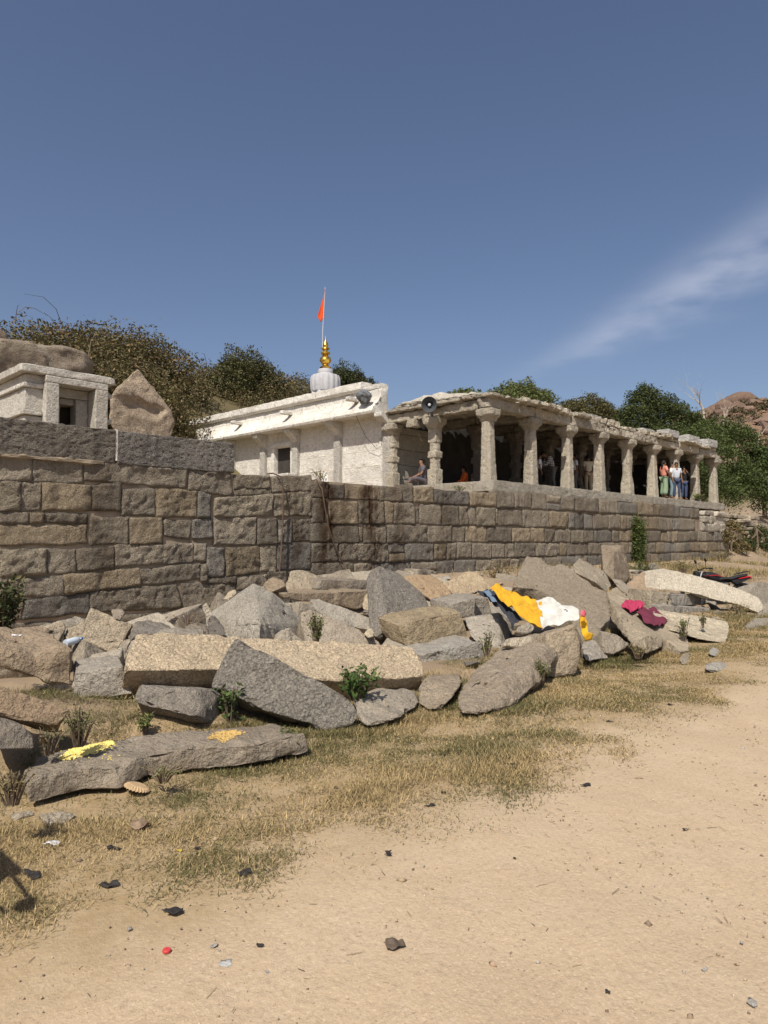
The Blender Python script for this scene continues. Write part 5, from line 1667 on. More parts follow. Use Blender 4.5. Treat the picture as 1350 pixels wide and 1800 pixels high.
# powder heaps on the front slab, a plate, bottle and other small things
from mathutils.bvhtree import BVHTree
SLAB_BVH = BVHTree.FromPolygons([v.co for v in POWDER_SLAB.data.vertices], [tuple(q.vertices) for q in POWDER_SLAB.data.polygons])


def grains(name, label, poly, zv, n_, col, alt):
    pts = []
    xs, ys = [q[0] for q in poly], [q[1] for q in poly]
    while len(pts) < n_:
        x, y = random.uniform(min(xs), max(xs)), random.uniform(min(ys), max(ys))
        ins = False
        j = len(poly) - 1
        for i in range(len(poly)):
            if (ys[i] > y) != (ys[j] > y) and x < (xs[j] - xs[i]) * (y - ys[i]) / (ys[j] - ys[i]) + xs[i]:
                ins = not ins
            j = i
        if ins or random.random() < .012:
            d_ = ray(x + random.gauss(0, 4 if not ins else 1), y + random.gauss(0, 1.0)).normalized()
            hit = SLAB_BVH.ray_cast(Vector((0, 0, EYE)) - POWDER_SLAB.location, d_)
            if hit[0] is None:
                continue
            pts.append(tuple(hit[0] + POWDER_SLAB.location + Vector((0, 0, .003))))
    c0 = np.array(pts)
    s_ = rng.uniform(.004, .009, (len(c0), 1, 1))
    vv = (oct_[None] * s_ + c0[:, None]).reshape(-1, 3)
    f_ = (np.arange(len(c0))[:, None, None] * 6 + of[None]).reshape(-1, 3)
    tn = np.where(rng.random((len(c0), 1)) < .7, np.array([col]), np.array([alt])) * rng.uniform(.85, 1.1, (len(c0), 1))
    tag(link(name, from_np(name, vv, f_, np.repeat(tn, 6, axis=0)), M['grain']), label, 'powder', None, 'stuff')


grains('yellow_powder', 'pale yellow grains strewn on the left half of the front slab', [(102, 1334), (125, 1318), (160, 1308), (198, 1303), (202, 1308), (180, 1318), (150, 1328), (118, 1336)], .168, 2600, (0.72, 0.58, 0.16), (0.75, 0.66, 0.3))
grains('orange_powder', 'orange grains strewn on the right end of the front slab', [(362, 1300), (380, 1288), (410, 1284), (432, 1288), (405, 1298), (393, 1306), (380, 1298)], .168, 600, (0.50, 0.33, 0.11), (0.5, 0.38, 0.17))

pl0 = PZ(241, 1384, .03)
pr_ = [(.002, .0), (.05, .0), (.072, .012), (.082, .022), (.083, .025), (.07, .016), (.05, .006), (.002, .006)]
pv, pf = [], []
for r_, z_ in pr_:
    for k in range(48):
        th = 2 * math.pi * k / 48
        zz = z_ + (.006 * math.sin(k * math.pi) if 0 else (.004 * (1 if k % 2 else -1)) * (r_ > .06))
        pv.append((r_ * math.cos(th), r_ * math.sin(th), -zz + .02))
for i in range(len(pr_) - 1):
    for k in range(48):
        pf.append((i * 48 + k, i * 48 + (k + 1) % 48, (i + 1) * 48 + (k + 1) % 48, (i + 1) * 48 + k))
me = bpy.data.meshes.new('leaf_plate')
me.from_pydata(pv, [], pf)
o = link('leaf_plate', me, plain_mat('dry_leaf', (0.42, 0.3, 0.17), .8, 0, .2, 12, .3), None, None, pl0)
o.rotation_euler = (R(12), R(14), .4)
tag(o, 'round fluted tan leaf plate upside down on the grass', 'plate')


def scrap(label, px_, py_, w, col=(0.028, 0.025, 0.024), kind='scrap', cat='scrap', aspect=.45, curl=.35, group='dark scraps scattered on the ground', rough=.75, mat=None, n_=9, thick=.003, zoff=.008):
    g0 = PZ(px_, py_, 0.0)
    c0 = PZ(px_, py_, gzf(g0.x, g0.y))
    size = .82 * w / F_PX * (c0 - Vector((0, 0, EYE))).length
    bm = bmesh.new()
    ang0 = random.uniform(-.3, .3) - R(45)
    ring = []
    for k in range(n_):
        th = 2 * math.pi * k / n_
        r_ = random.choice((random.uniform(.25, .6), random.uniform(.7, 1.15)))
        ring.append(Vector((math.cos(th) * r_ * size / 2, math.sin(th) * r_ * size / 2 * aspect * 2.0, 0)))
    bm.faces.new([bm.verts.new(q) for q in ring])
    dice(bm, max(size / 9, .006), 6)
    SEED[0] += 1.1
    for v in bm.verts:
        q = v.co / size * 2.2 + Vector((SEED[0] * 3, 1, 2))
        v.co.z = abs(noise.noise(q)) * size * curl * .7 + .15 * size * curl * noise.noise(q * 3)
        v.co.xy *= 1 + .25 * noise.noise(q * .7 + Vector((2, 2, 2)))
    me, base = bm_mesh(bm, kind, R(60), center=False)
    o = link(kind, me, mat or plain_mat(kind, col, rough, 0, .4, 30), None, None, c0 + Vector((0, 0, zoff)))
    o.rotation_euler.z = ang0
    m = o.modifiers.new('thickness', 'SOLIDIFY')
    m.thickness = thick
    return tag(o, label, cat, group)


MS = plain_mat('charred_scrap', (0.03, 0.027, 0.026), .7, 0, .4, 30)
for px_, py_, w, asp, lab in ((62, 1540, 52, .4, 'torn black strip in the shadow at the left edge'), (193, 1559, 34, .5, 'crumpled black lump on the grass edge right of the shadow'), (303, 1602, 46, .35, 'flat black scrap at the tip of the grass patch'),
                              (432, 1538, 38, .3, 'forked black scrap on the dirt below the grass'), (200, 1494, 32, .35, 'thin black scrap on the grass above the crumpled lump'), (350, 1494, 22, .35, 'small black scrap right of the yellow packet'),
                              (683, 1503, 22, .45, 'lone black leaf on bare dirt in the middle'), (756, 1418, 24, .3, 'black scrap at the grass edge right of centre'), (780, 1396, 15, .4, 'tiny black scrap just above the one at the grass edge'),
                              (778, 1328, 14, .7, 'black lump on the dry grass below the rounded grey stone'), (893, 1346, 34, .15, 'long black twig-like scrap right of the grass'), (1028, 1382, 26, .35, 'black scrap alone on the dirt at the right'),
                              (459, 1665, 20, .3, 'small dark scrap in the lower left dirt'), (1180, 1240, 14, .4, 'dark scrap on the far dirt below the flat grey stone'), (594, 1387, 18, .5, 'curled black scrap in the middle of the grass'),
                              (425, 1376, 14, .4, 'black bit in the grass near the slab tip'), (1072, 1270, 14, .3, 'dark bit on the grass border at the right'), (455, 1406, 10, .5, 'tiny black bit in the grass below the slab'),
                              (1205, 1460, 16, .2, 'thin dark twig on the right of the dirt'), (905, 1512, 10, .5, 'tiny dark bit on the dirt right of centre'), (1068, 1748, 10, .6, 'dark pebble-like bit near the bottom right')):
    scrap(lab, px_, py_, w, aspect=asp, mat=MS)
scrap('brown veined dry leaf lying in the lower middle of the dirt', 690, 1666, 44, (0.10, 0.075, 0.055), 'dry_leaf', 'leaf', .4)
scrap('folded brown leaf plate fragment on the grass', 246, 1455, 52, (0.24, 0.17, 0.115), 'plate_fragment', 'plate', .4, .5, group=None, zoff=.015)
scrap('clear crumpled plastic bag at the left grass', 92, 1484, 48, (0.5, 0.5, 0.49), 'plastic_bag', 'bag', .3, .4, group=None, rough=.3)
scrap('small yellow packet in the grass', 316, 1497, 18, (0.45, 0.33, 0.05), 'packet', 'packet', .35, .2, group=None)
scrap('white paper scrap on the block at the left edge', 28, 1117, 14, (0.75, 0.75, 0.74), 'paper_scrap', 'paper', .4, .3, group=None).location = P(28, 1118, 6.6)
scrap('grey-blue flat plastic piece on the lower left dirt', 400, 1695, 36, (0.33, 0.33, 0.31), 'plastic_piece', 'plastic', .35, .05, group=None, zoff=.004)
cp = PZ(293, 1675, .0)
o = MB().lathe([(.002, .008), (.014, .008), (.016, .006), (.016, -.002), (.014, -.002), (.014, .005), (.002, .005)], 24).build('bottle_cap', plain_mat('red_plastic', (0.55, 0.06, 0.06), .5), None, (cp.x, cp.y, gzf(cp.x, cp.y) + .006))
tag(o, 'round red bottle cap on the lower left dirt', 'bottle cap')
bt = P(128, 1127, 6.75)
bot = tag(empty('water_bottle', bt, .4), 'small empty plastic water bottle lying between the pale slabs', 'bottle')
MB().lathe([(.002, -.09), (.032, -.09), (.034, -.08), (.034, .03), (.028, .06), (.013, .08), (.013, .1)], 16, axis=(1, 0, .1)).build('body', plain_mat('clear_plastic', (0.5, 0.56, 0.62), .2), bot)
MB().lathe([(.015, .095), (.015, .115), (.002, .116)], 12, axis=(1, 0, .1)).build('cap', plain_mat('blue_cap', (0.05, 0.15, 0.4), .5), bot)
for px_, py_, w, lab in ((377, 1664, 18, 'grey angular pebble on the lower left dirt'), (1322, 1767, 20, 'grey pebble in the bottom right corner'), (470, 1714, 14, 'flat bluish chip near the bottom left'), (228, 1632, 10, 'small brown pebble right of the shadow'),
                         (1238, 1706, 14, 'brown chip near the bottom right'), (700, 1300, 7, 'white pebble on the dry grass below the rounded stone'), (100, 1440, 60, 'flat buff stone half buried in the left grass'), (45, 1432, 40, 'rough buff stone in the grass at the left edge')):
    g0 = PZ(px_, py_, 0.0)
    s_ = w / F_PX * (g0 - Vector((0, 0, EYE))).length / 2
    pts = [Vector((g0.x + random.uniform(-1, 1) * s_, g0.y + random.uniform(-.8, .8) * s_, gzf(g0.x, g0.y) + random.uniform(-.1, .55 if w < 40 else .35) * s_)) for _ in range(14)]
    o = stone('pebble' if w < 40 else 'ground_stone', hull_bm(pts), M['rubble'], (0.36, 0.34, 0.31) if 'buff' not in lab and 'white' not in lab else ((0.34, 0.29, 0.22) if 'buff' in lab else (.7, .68, .64)), None, L=max(s_ / 3, .008), amp=s_ * .05, freq=1.0 / s_, bevel=s_ * .1, chip=s_ * .05)
    tag(o, lab, 'stone', 'loose stones on the ground')

# ------------------------------------------------------------------ motorcycle behind the whitewashed beam
mc0 = P(1264, 1030, 6.75)
g0 = gzf(mc0.x, mc0.y)
bike = tag(empty('motorcycle', (mc0.x, mc0.y, g0 - .06), math.atan2(-.714, .70)), 'black motorcycle with red tail parked behind the whitewashed beam', 'motorcycle')
bike.rotation_euler.x = R(-6)
M['rubber'] = plain_mat('rubber', (0.02, 0.02, 0.02), .85)
M['chrome'] = plain_mat('dull_chrome', (0.5, 0.5, 0.5), .3, 1.0)
M['seat'] = plain_mat('seat_vinyl', (0.028, 0.027, 0.028), .55)
M['red'] = plain_mat('red_paint', (0.42, 0.02, 0.03), .35)
for x_ in (-.66, .62):
    w_ = empty('wheel', (x_, 0, .3))
    w_.parent = bike
    tp = [(.29 + .05 * math.cos(a_), .05 * math.sin(a_)) for a_ in np.linspace(0, 2 * math.pi, 11)]
    MB().lathe(tp, 28, axis=(0, 1, 0)).build('tyre', M['rubber'], w_)
    rm = MB().lathe([(.24, -.03), (.25, 0), (.24, .03), (.225, 0), (.24, -.03)], 28, axis=(0, 1, 0))
    for k in range(6):
        a_ = k * math.pi / 3
        rm.tube([(0, 0, 0), (math.cos(a_) * .235, 0, math.sin(a_) * .235)], .012, 5)
    rm.build('rim', M['chrome'], w_)
MB().tube([(-.66, -.07, .3), (-.5, -.07, .72), (-.42, -.07, .92)], .022, 8).tube([(-.66, .07, .3), (-.5, .07, .72), (-.42, .07, .92)], .022, 8).build('fork', M['chrome'], bike)
MB().tube([(-.34, -.36, .98), (-.42, -.2, 1.0), (-.44, 0, .96), (-.42, .2, 1.0), (-.34, .36, .98)], .014, 8).build('handlebar', M['black'], bike)
for s_ in (-1, 1):
    MB().tube([(-.30, .40 * s_, .975), (-.36, .32 * s_, .985)], .02, 8).build('grip', M['rubber'], bike)
    mr = MB().tube([(-.40, .24 * s_, 1.0), (-.42, .3 * s_, 1.16)], .007, 6)
    mr.lathe([(.002, -.012), (.05, -.012), (.055, 0), (.05, .01), (.002, .012)], 14, (-.42, .3 * s_, 1.2), axis=(1, 0, .2)).build('mirror', M['black'], bike)
MB().lathe([(.002, -.1), (.07, -.09), (.1, -.02), (.1, .05), (.002, .06)], 16, (-.55, 0, .84), axis=(-1, 0, 0)).build('headlight', M['black'], bike)
bm = bmesh.new()
bmesh.ops.create_uvsphere(bm, u_segments=20, v_segments=12, radius=1)
for v in bm.verts:
    v.co = Vector((v.co.x * .3 - .16, v.co.y * .14 * (1 - .25 * v.co.x), v.co.z * .13 + .78 - .05 * v.co.x))
me, base = bm_mesh(bm, 'fuel_tank', R(60), center=False)
tk = link('fuel_tank', me, M['black'], bike)
MB().tube([(-.38, -.145, .80), (-.1, -.15, .82), (.1, -.12, .78)], [.006, .012, .006], 6).build('red_stripe', M['red'], tk)
sv = [(-.0, .74, .10), (.15, .755, .13), (.32, .75, .135), (.48, .80, .13), (.66, .83, .11), (.76, .84, .06)]
vs_, fs = [], []
for x_, z_, w_ in sv:
    for a_ in np.linspace(0, 2 * math.pi, 13)[:-1]:
        vs_.append((x_, math.cos(a_) * w_, z_ - .02 + math.sin(a_) * .05))
for i in range(len(sv) - 1):
    for k in range(12):
        fs.append((i * 12 + k, i * 12 + (k + 1) % 12, (i + 1) * 12 + (k + 1) % 12, (i + 1) * 12 + k))
fs += [tuple(range(11, -1, -1)), tuple(range(60, 72))]
MB().add(vs_, fs).build('seat', M['seat'], bike)
MB().add([(.30, .1, .70), (.82, .05, .80), (.84, .05, .74), (.45, .1, .58), (.30, -.1, .70), (.82, -.05, .80), (.84, -.05, .74), (.45, -.1, .58)],
         [(0, 1, 2, 3), (7, 6, 5, 4), (0, 4, 5, 1), (1, 5, 6, 2), (2, 6, 7, 3), (3, 7, 4, 0)]).build('tail_panel', M['black'], bike, bevel=.01)
MB().tube([(.5, -.105, .73), (.8, -.06, .79)], [.012, .02], 6).build('red_flash', M['red'], bike)
MB().tube([(.5, -.1, .86), (.74, -.1, .92), (.82, 0, .93), (.74, .1, .92), (.5, .1, .86)], .014, 8).build('grab_rail', M['black'], bike)
MB().box((-.25, -.11, .26), (.18, .11, .62)).build('engine', M['chrome'], bike, bevel=.03)
MB().tube([(-.42, 0, .9), (-.1, 0, .66), (.3, 0, .66), (.7, 0, .76)], .025, 8).tube([(-.42, 0, .85), (-.25, 0, .4), (.15, 0, .3), (.3, 0, .6)], .022, 8).build('frame', M['black'], bike)
MB().tube([(.62, -.1, .3), (.25, -.1, .36)], .02, 8).tube([(.62, .1, .3), (.25, .1, .36)], .02, 8).build('swing_arm', M['black'], bike)
MB().tube([(-.15, -.14, .3), (.3, -.15, .26), (.72, -.16, .42)], [.022, .03, .05], 10).build('exhaust', M['chrome'], bike)
MB().tube([(.55, -.1, .62), (.86, -.04, .48)], [.03, .02], 6).build('rear_mudguard', M['black'], bike)
MB().lathe([(.002, -.01), (.035, -.01), (.04, .02), (.002, .03)], 12, (.86, 0, .76), axis=(1, 0, 0)).build('tail_light', M['red'], bike)

# ------------------------------------------------------------------ people
SKIN = NT('skin')
M['skin'] = SKIN.done((0.20, 0.105, 0.062), None, .6)
M['hair'] = plain_mat('black_hair', (0.012, 0.010, 0.009), .55)
J0 = dict(pelvis=(0, .0, .93), spine=(0, 0, 1.12), chest=(0, -.01, 1.32), neck=(0, 0, 1.46), head=(0, -.025, 1.57), top=(0, -.02, 1.655), nose=(0, -.115, 1.555),
          shL=(.17, 0, 1.395), elL=(.225, .03, 1.12), wrL=(.23, -.05, .88), haL=(.23, -.07, .80), shR=(-.17, 0, 1.395), elR=(-.225, .03, 1.12), wrR=(-.23, -.05, .88), haR=(-.23, -.07, .80),
          hiL=(.09, 0, .89), knL=(.10, -.02, .49), anL=(.10, .03, .08), toL=(.12, -.13, .03), hiR=(-.09, 0, .89), knR=(-.10, -.02, .49), anR=(-.10, .03, .08), toR=(-.12, -.13, .03))
RAD = dict(pelvis=(.135, .10), spine=(.12, .09), chest=(.15, .10), neck=(.05, .055), head=(.078, .095), top=(.06, .07), nose=(.012, .012), sh=(.055, .055), el=(.04, .04), wr=(.027, .027), ha=(.03, .02),
           hi=(.09, .09), kn=(.055, .055), an=(.036, .036), to=(.03, .022), fi=(.009, .009))


def skin_obj(name, verts, edges, radii, mat, parent, root=0):
    me = bpy.data.meshes.new(name)
    me.from_pydata([tuple(q) for q in verts], edges, [])
    o = link(name, me, mat, parent)
    m = o.modifiers.new('skin', 'SKIN')
    m.use_smooth_shade = True
    for i, r_ in enumerate(radii):
        me.skin_vertices[0].data[i].radius = r_
        me.skin_vertices[0].data[i].use_root = (i == root)
    sb = o.modifiers.new('smooth', 'SUBSURF')
    sb.levels = sb.render_levels = 2
    return o


def person(label, loc, rz, top_mat, low_mat, pose=None, scale=1.0, long_hair=False, sleeves='short', group='people in the pillared hall', skirt=False):
    J = {k: Vector(v) for k, v in J0.items()}
    for k, v in (pose or {}).items():
        J[k] = Vector(v)
    root = tag(empty('person', loc, rz), label, 'person', group)
    root.scale = (scale,) * 3
    ks = list(J)
    rad = [RAD.get(k, RAD.get(k[:2])) for k in ks]
    V = [J[k] for k in ks]
    ix = {k: i for i, k in enumerate(ks)}
    E = [('pelvis', 'spine'), ('spine', 'chest'), ('chest', 'neck'), ('neck', 'head'), ('head', 'top'), ('head', 'nose')]
    for s in 'LR':
        E += [('chest', 'sh' + s), ('sh' + s, 'el' + s), ('el' + s, 'wr' + s), ('wr' + s, 'ha' + s), ('pelvis', 'hi' + s), ('hi' + s, 'kn' + s), ('kn' + s, 'an' + s), ('an' + s, 'to' + s)]
    E = [(ix[a], ix[b]) for a, b in E]
    for s in 'LR':
        d = (J['ha' + s] - J['wr' + s]).normalized()
        sd = d.cross(Vector((1, 0, 0.3))).normalized()
        for k, (of_, ln) in enumerate(((-.024, .075), (-.008, .085), (.008, .08), (.024, .065))):
            V.append(J['ha' + s] + d * ln + sd * of_)
            rad.append(RAD['fi'])
            E.append((ix['ha' + s], len(V) - 1))
        V.append(J['wr' + s].lerp(J['ha' + s], .6) + sd * .05 + d * .03)
        rad.append(RAD['fi'])
        E.append((ix['ha' + s], len(V) - 1))
    skin_obj('body', V, E, rad, M['skin'], root, ix['pelvis'])
    # shirt
    ks2 = ['pelvis', 'spine', 'chest', 'shL', 'shR']
    V2 = [J[k] for k in ks2] + [J['neck'].lerp(J['chest'], .45)]
    R2 = [(.165, .125), (.15, .118), (.178, .128), (.075, .075), (.075, .075), (.085, .08)]
    E2 = [(0, 1), (1, 2), (2, 3), (2, 4), (2, 5)]
    for s, si in (('L', 3), ('R', 4)):
        f_ = .75 if sleeves == 'short' else 1.0
        V2.append(J['sh' + s].lerp(J['el' + s], f_))
        R2.append((.068, .068))
        E2.append((si, len(V2) - 1))
        if sleeves == 'long':
            V2.append(J['el' + s].lerp(J['wr' + s], .9))
            R2.append((.045, .045))
            E2.append((len(V2) - 2, len(V2) - 1))
    skin_obj('shirt', V2, E2, R2, top_mat, root)
    # trousers
    V3 = [J['pelvis'] + Vector((0, 0, .03))]
    R3 = [(.15, .118)]
    E3 = []
    for s in 'LR':
        i = len(V3)
        V3 += [J['hi' + s], J['hi' + s].lerp(J['kn' + s], .5), J['kn' + s], J['kn' + s].lerp(J['an' + s], .92)]
        R3 += [(.105, .105), (.092, .092), (.076, .076), (.066, .066)] if not skirt else [(.11, .11), (.115, .115), (.12, .12), (.13, .13)]
        E3 += [(0, i), (i, i + 1), (i + 1, i + 2), (i + 2, i + 3)]
    skin_obj('trousers', V3, E3, R3, low_mat, root)
    # hair cap, leaving the face free
    bm = bmesh.new()
    bmesh.ops.create_uvsphere(bm, u_segments=16, v_segments=12, radius=1)
    bmesh.ops.delete(bm, geom=[v for v in bm.verts if (v.co.y < -.35 and v.co.z < .35) or v.co.z < -.55], context='VERTS')
    up = (J['top'] - J['head']).normalized()
    q = Vector((0, 0, 1)).rotation_difference(up)
    c0 = J['head'].lerp(J['top'], .42)
    for v in bm.verts:
        k_ = 1 + .07 * noise.noise(v.co * 4)
        v.co = q @ Vector((v.co.x * .093 * k_, v.co.y * .112 * k_ + .012, v.co.z * .118 * k_)) + c0
    if long_hair:
        b2 = bmesh.ops.create_uvsphere(bm, u_segments=10, v_segments=8, radius=1)
        for v in b2['verts']:
            v.co = Vector((v.co.x * .06, v.co.y * .05 + .10, v.co.z * .2 - .14)) + c0
    me, base = bm_mesh(bm, 'hair', R(80), center=False)
    link('hair', me, M['hair'], root)
    for s in (-1, 1):
        e = MB().lathe([(.002, -.012), (.009, -.008), (.012, 0), (.009, .008), (.002, .012)], 8).build('eye', M['hair'], root, J['head'] + (J['nose'] - J['head']) * .78 + Vector((.032 * s, 0, .03)))
    return root


n = NT('check_shirt')
p_ = n.pos()
xz = n.node('ShaderNodeSeparateXYZ', Vector=p_)
ck_ = n.math('ADD', n.math('GREATER_THAN', n.math('SINE', n.math('MULTIPLY', xz.outputs['Z'], 75.0)), .45), n.math('GREATER_THAN', n.math('SINE', n.math('MULTIPLY', n.math('SUBTRACT', xz.outputs['X'], xz.outputs['Y']), 60.0)), .45), True)
M['check'] = n.done(n.mix(ck_, (0.025, 0.028, 0.045), (0.5, 0.48, 0.48)), None, .9)
CM = lambda nm, c_: plain_mat(nm, c_, .9, 0, .15, 14, .2)
greyblue, cream, beige, pink, sage, white, jeans, navy, blackc, orangec, greyt, teal = (CM(*q) for q in (('grey_blouse', (.10, .09, .10)), ('cream_shirt', (.55, .50, .38)), ('beige_trousers', (.40, .32, .21)), ('salmon_top', (.60, .24, .18)),
                                                                                                        ('sage_trousers', (.22, .30, .20)), ('white_shirt', (.62, .64, .66)), ('blue_jeans', (.10, .15, .24)), ('navy_jeans', (.05, .07, .13)), ('black_dress', (.015, .015, .017)), ('orange_shawl', (.55, .11, .02)), ('grey_trousers', (.13, .125, .12)), ('teal_jeans', (.16, .24, .27))))
SIT = dict(pelvis=(0, .0, .13), spine=(0, .0, .32), chest=(0, -.03, .52), neck=(0, -.03, .66), head=(0, -.06, .77), top=(0, -.055, .855), nose=(0, -.15, .755),
           shL=(.17, -.02, .595), elL=(.23, -.10, .36), wrL=(.2, -.32, .26), haL=(.18, -.39, .23), shR=(-.17, -.02, .595), elR=(-.23, -.10, .36), wrR=(-.2, -.32, .26), haR=(-.18, -.39, .23),
           hiL=(.09, -.02, .12), knL=(.28, -.36, .2), anL=(.0, -.42, .07), toL=(-.1, -.46, .06), hiR=(-.09, -.02, .12), knR=(-.28, -.36, .2), anR=(.02, -.5, .07), toR=(.12, -.53, .06))
FACE_LEFT = R(-65)     # local -Y turned towards the left of the picture


def at_floor(px_, Yv, z_):
    q = P(px_, 900, Yv)
    return (q.x, q.y, z_)


person('woman in grey blouse with dark braid sitting on the ledge by the hall corner', at_floor(744, 14.75, 3.36), R(-125), greyblue, greyblue, SIT, .92, True, 'short', 'people sitting at the hall')
person('person in orange sitting in the shade inside the hall', at_floor(818, 16.9, FLOOR), R(-125), orangec, orangec, SIT, .95, False, 'long', 'people sitting at the hall')
person('dim figure sitting deep in the hall behind the second pillar', at_floor(902, 16.9, FLOOR), R(-20), CM('brown_shawl', (.10, .06, .045)), greyt, SIT, .9, False, 'long', 'people sitting at the hall')
bend = dict(chest=(0, -.17, 1.27), neck=(0, -.27, 1.38), head=(0, -.36, 1.45), top=(0, -.41, 1.52), nose=(0, -.43, 1.40), spine=(0, -.05, 1.1), shL=(.17, -.18, 1.33), elL=(.22, -.30, 1.08), wrL=(.16, -.47, .98), haL=(.13, -.54, .96),
            shR=(-.17, -.18, 1.33), elR=(-.22, -.30, 1.08), wrR=(-.16, -.47, .98), haR=(-.13, -.54, .96))
person('man in dark checked shirt and grey trousers bending forward between pillars', at_floor(972, 15.2, FLOOR), R(-125), M['check'], greyt, bend, 1.02, False, 'long')
person('person in white top partly hidden in front of the bending man', at_floor(949, 15.2, FLOOR), R(40), white, blackc, dict(), .84)
person('person in white shirt mostly hidden behind a middle pillar', at_floor(1011, 15.4, FLOOR), R(-130), white, greyt)
person('man in cream shirt and beige trousers seen from behind in the hall', at_floor(1035, 15.3, FLOOR), R(-215), cream, beige, None, 1.03)
person('woman in salmon top and sage trousers standing at the platform edge', at_floor(1168, 13.78, FLOOR), R(55), pink, sage, dict(elR=(-.24, -.06, 1.13), wrR=(-.12, -.2, .98), haR=(-.08, -.25, .94)), 1.02, True, 'short', skirt=True)
person('person in white T-shirt and teal jeans next to the woman in salmon', at_floor(1181, 13.82, FLOOR), R(25), white, teal, None, 1.0)
person('man in pale printed shirt and dark jeans in the standing group', at_floor(1190, 13.95, FLOOR), R(-50), CM('print_shirt', (.48, .52, .58)), navy, None, 1.06)
person('woman in black with a hand raised to her face at the platform edge', at_floor(1203, 13.8, FLOOR), R(-45), blackc, navy, dict(elL=(.24, -.12, 1.2), wrL=(.1, -.2, 1.42), haL=(.06, -.17, 1.49), elR=(-.24, -.12, 1.2), wrR=(-.1, -.2, 1.42), haR=(-.06, -.17, 1.49)), .95, True, 'long')

rockh('grey stone in front of the motorcycle rear wheel at the right edge',
      [(1278, 1050, 6.2), (1298, 1032, 6.1), (1335, 1022, 6.0), (1366, 1028, 6.0), (1366, 1066, 5.7), (1290, 1070, 5.8), (1300, 1036, 6.6), (1360, 1038, 6.6)], (0.33, 0.31, 0.27))

# stone chips filling the gaps of the pile: uncountable
N = 1500
X = rng.uniform(1.0, 24, N)
Y = rng.uniform(4.6, 13.3, N)
kp = rng.random(N) < np.clip(.55 + .6 * gfield(X, Y, 1.3, 31), .08, 1)
X, Y = X[kp], Y[kp]
chips = bmesh.new()
CV, CF, CT = [], [], []
for x_, y_ in zip(X, Y):
    s_ = .03 + .13 * random.random() ** 2.2
    z_ = gzf(x_, y_)
    b_ = bmesh.new()
    for k in range(9):
        b_.verts.new((x_ + random.uniform(-1, 1) * s_, y_ + random.uniform(-1, 1) * s_, z_ + random.uniform(-.3, .8) * s_))
    bmesh.ops.convex_hull(b_, input=b_.verts)
    bmesh.ops.delete(b_, geom=[v for v in b_.verts if not v.link_faces], context='VERTS')
    bmesh.ops.triangulate(b_, faces=b_.faces)
    b_.verts.index_update()
    o_ = len(CV)
    k_ = random.uniform(.6, 1.2)
    tt = random.choice(((.26, .23, .185), (.3, .25, .18), (.22, .205, .18)))
    CV += [tuple(v.co) for v in b_.verts]
    CT += [tuple(q * k_ for q in tt)] * len(b_.verts)
    CF += [tuple(v.index + o_ for v in f.verts) for f in b_.faces]
    b_.free()
chips.free()
tag(link('stone_chips', from_np('stone_chips', np.array(CV), np.array(CF), np.array(CT)), M['grain']), 'broken stone chips littering the gaps between the fallen blocks', 'rubble', None, 'stuff')

# three-wheeled taxi parked beside the camera, outside the picture; its shadow falls across the lower left
taxi = tag(empty('auto_rickshaw', (-.62, 3.70, 0.0)), 'black and yellow three-wheeled taxi casting its shadow over the lower left ground', 'rickshaw')
M['taxi_y'] = plain_mat('taxi_yellow', (0.55, 0.34, 0.03), .4)
M['taxi_b'] = plain_mat('taxi_black', (0.02, 0.02, 0.022), .5)


def side_prof(prof, y0, y1):
    m_ = MB()
    n_ = len(prof)
    m_.add([(x, y0, z) for x, z in prof] + [(x, y1, z) for x, z in prof], [tuple(range(n_)), tuple(range(2 * n_ - 1, n_ - 1, -1))] + [(i, (i + 1) % n_, n_ + (i + 1) % n_, n_ + i) for i in range(n_)])
    return m_


side_prof([(-1.25, .35), (-1.3, .8), (-1.2, 1.0), (-.2, 1.0), (-.15, .5), (.55, .45), (.5, .3), (-1.1, .28)], -.55, .55).build('body', M['taxi_y'], taxi, bevel=.03)
side_prof([(.62, .3), (1.05, .38), (1.12, .75), (.98, 1.0), (.85, 1.0), (.6, .45)], -.42, .42).build('front_panel', M['taxi_y'], taxi, bevel=.04)
side_prof([(-1.28, 1.0), (-1.22, 1.5), (-1.0, 1.68), (.55, 1.7), (.78, 1.62), (.8, 1.56), (.5, 1.6), (-.95, 1.58), (-1.1, 1.45), (-1.15, 1.0)], -.56, .56).build('canopy', M['taxi_b'], taxi, bevel=.03)
for s_ in (-1, 1):
    MB().tube([(1.0, .42 * s_, .98), (.76, .5 * s_, 1.6)], .022, 8).build('windscreen_post', M['taxi_b'], taxi)
    MB().tube([(.96, .43 * s_, 1.02), (.98, .72 * s_, 1.05), (.92, .74 * s_, 1.3), (.8, .52 * s_, 1.5)], .011, 6).build('mirror_arm', M['taxi_b'], taxi)
    MB().lathe([(.002, -.01), (.06, -.01), (.065, .01), (.002, .015)], 14, (.96, .76 * s_, 1.2), axis=(-1, 0, 0)).build('mirror', M['taxi_b'], taxi)
    MB().tube([(-.15, .54 * s_, 1.0), (-.1, .54 * s_, 1.6)], .02, 8).build('door_post', M['taxi_b'], taxi)
for x_, y_ in ((-.85, -.48), (-.85, .48), (.85, 0)):
    tw_ = empty('wheel', (x_, y_, .22))
    tw_.parent = taxi
    MB().lathe([(.17 + .05 * math.cos(a_), .05 * math.sin(a_)) for a_ in np.linspace(0, 2 * math.pi, 11)], 24, axis=(0, 1, 0)).build('tyre', M['rubber'], tw_)
    MB().lathe([(.002, -.03), (.13, -.03), (.14, 0), (.13, .03), (.002, .03)], 20, axis=(0, 1, 0)).build('rim', M['chrome'], tw_)
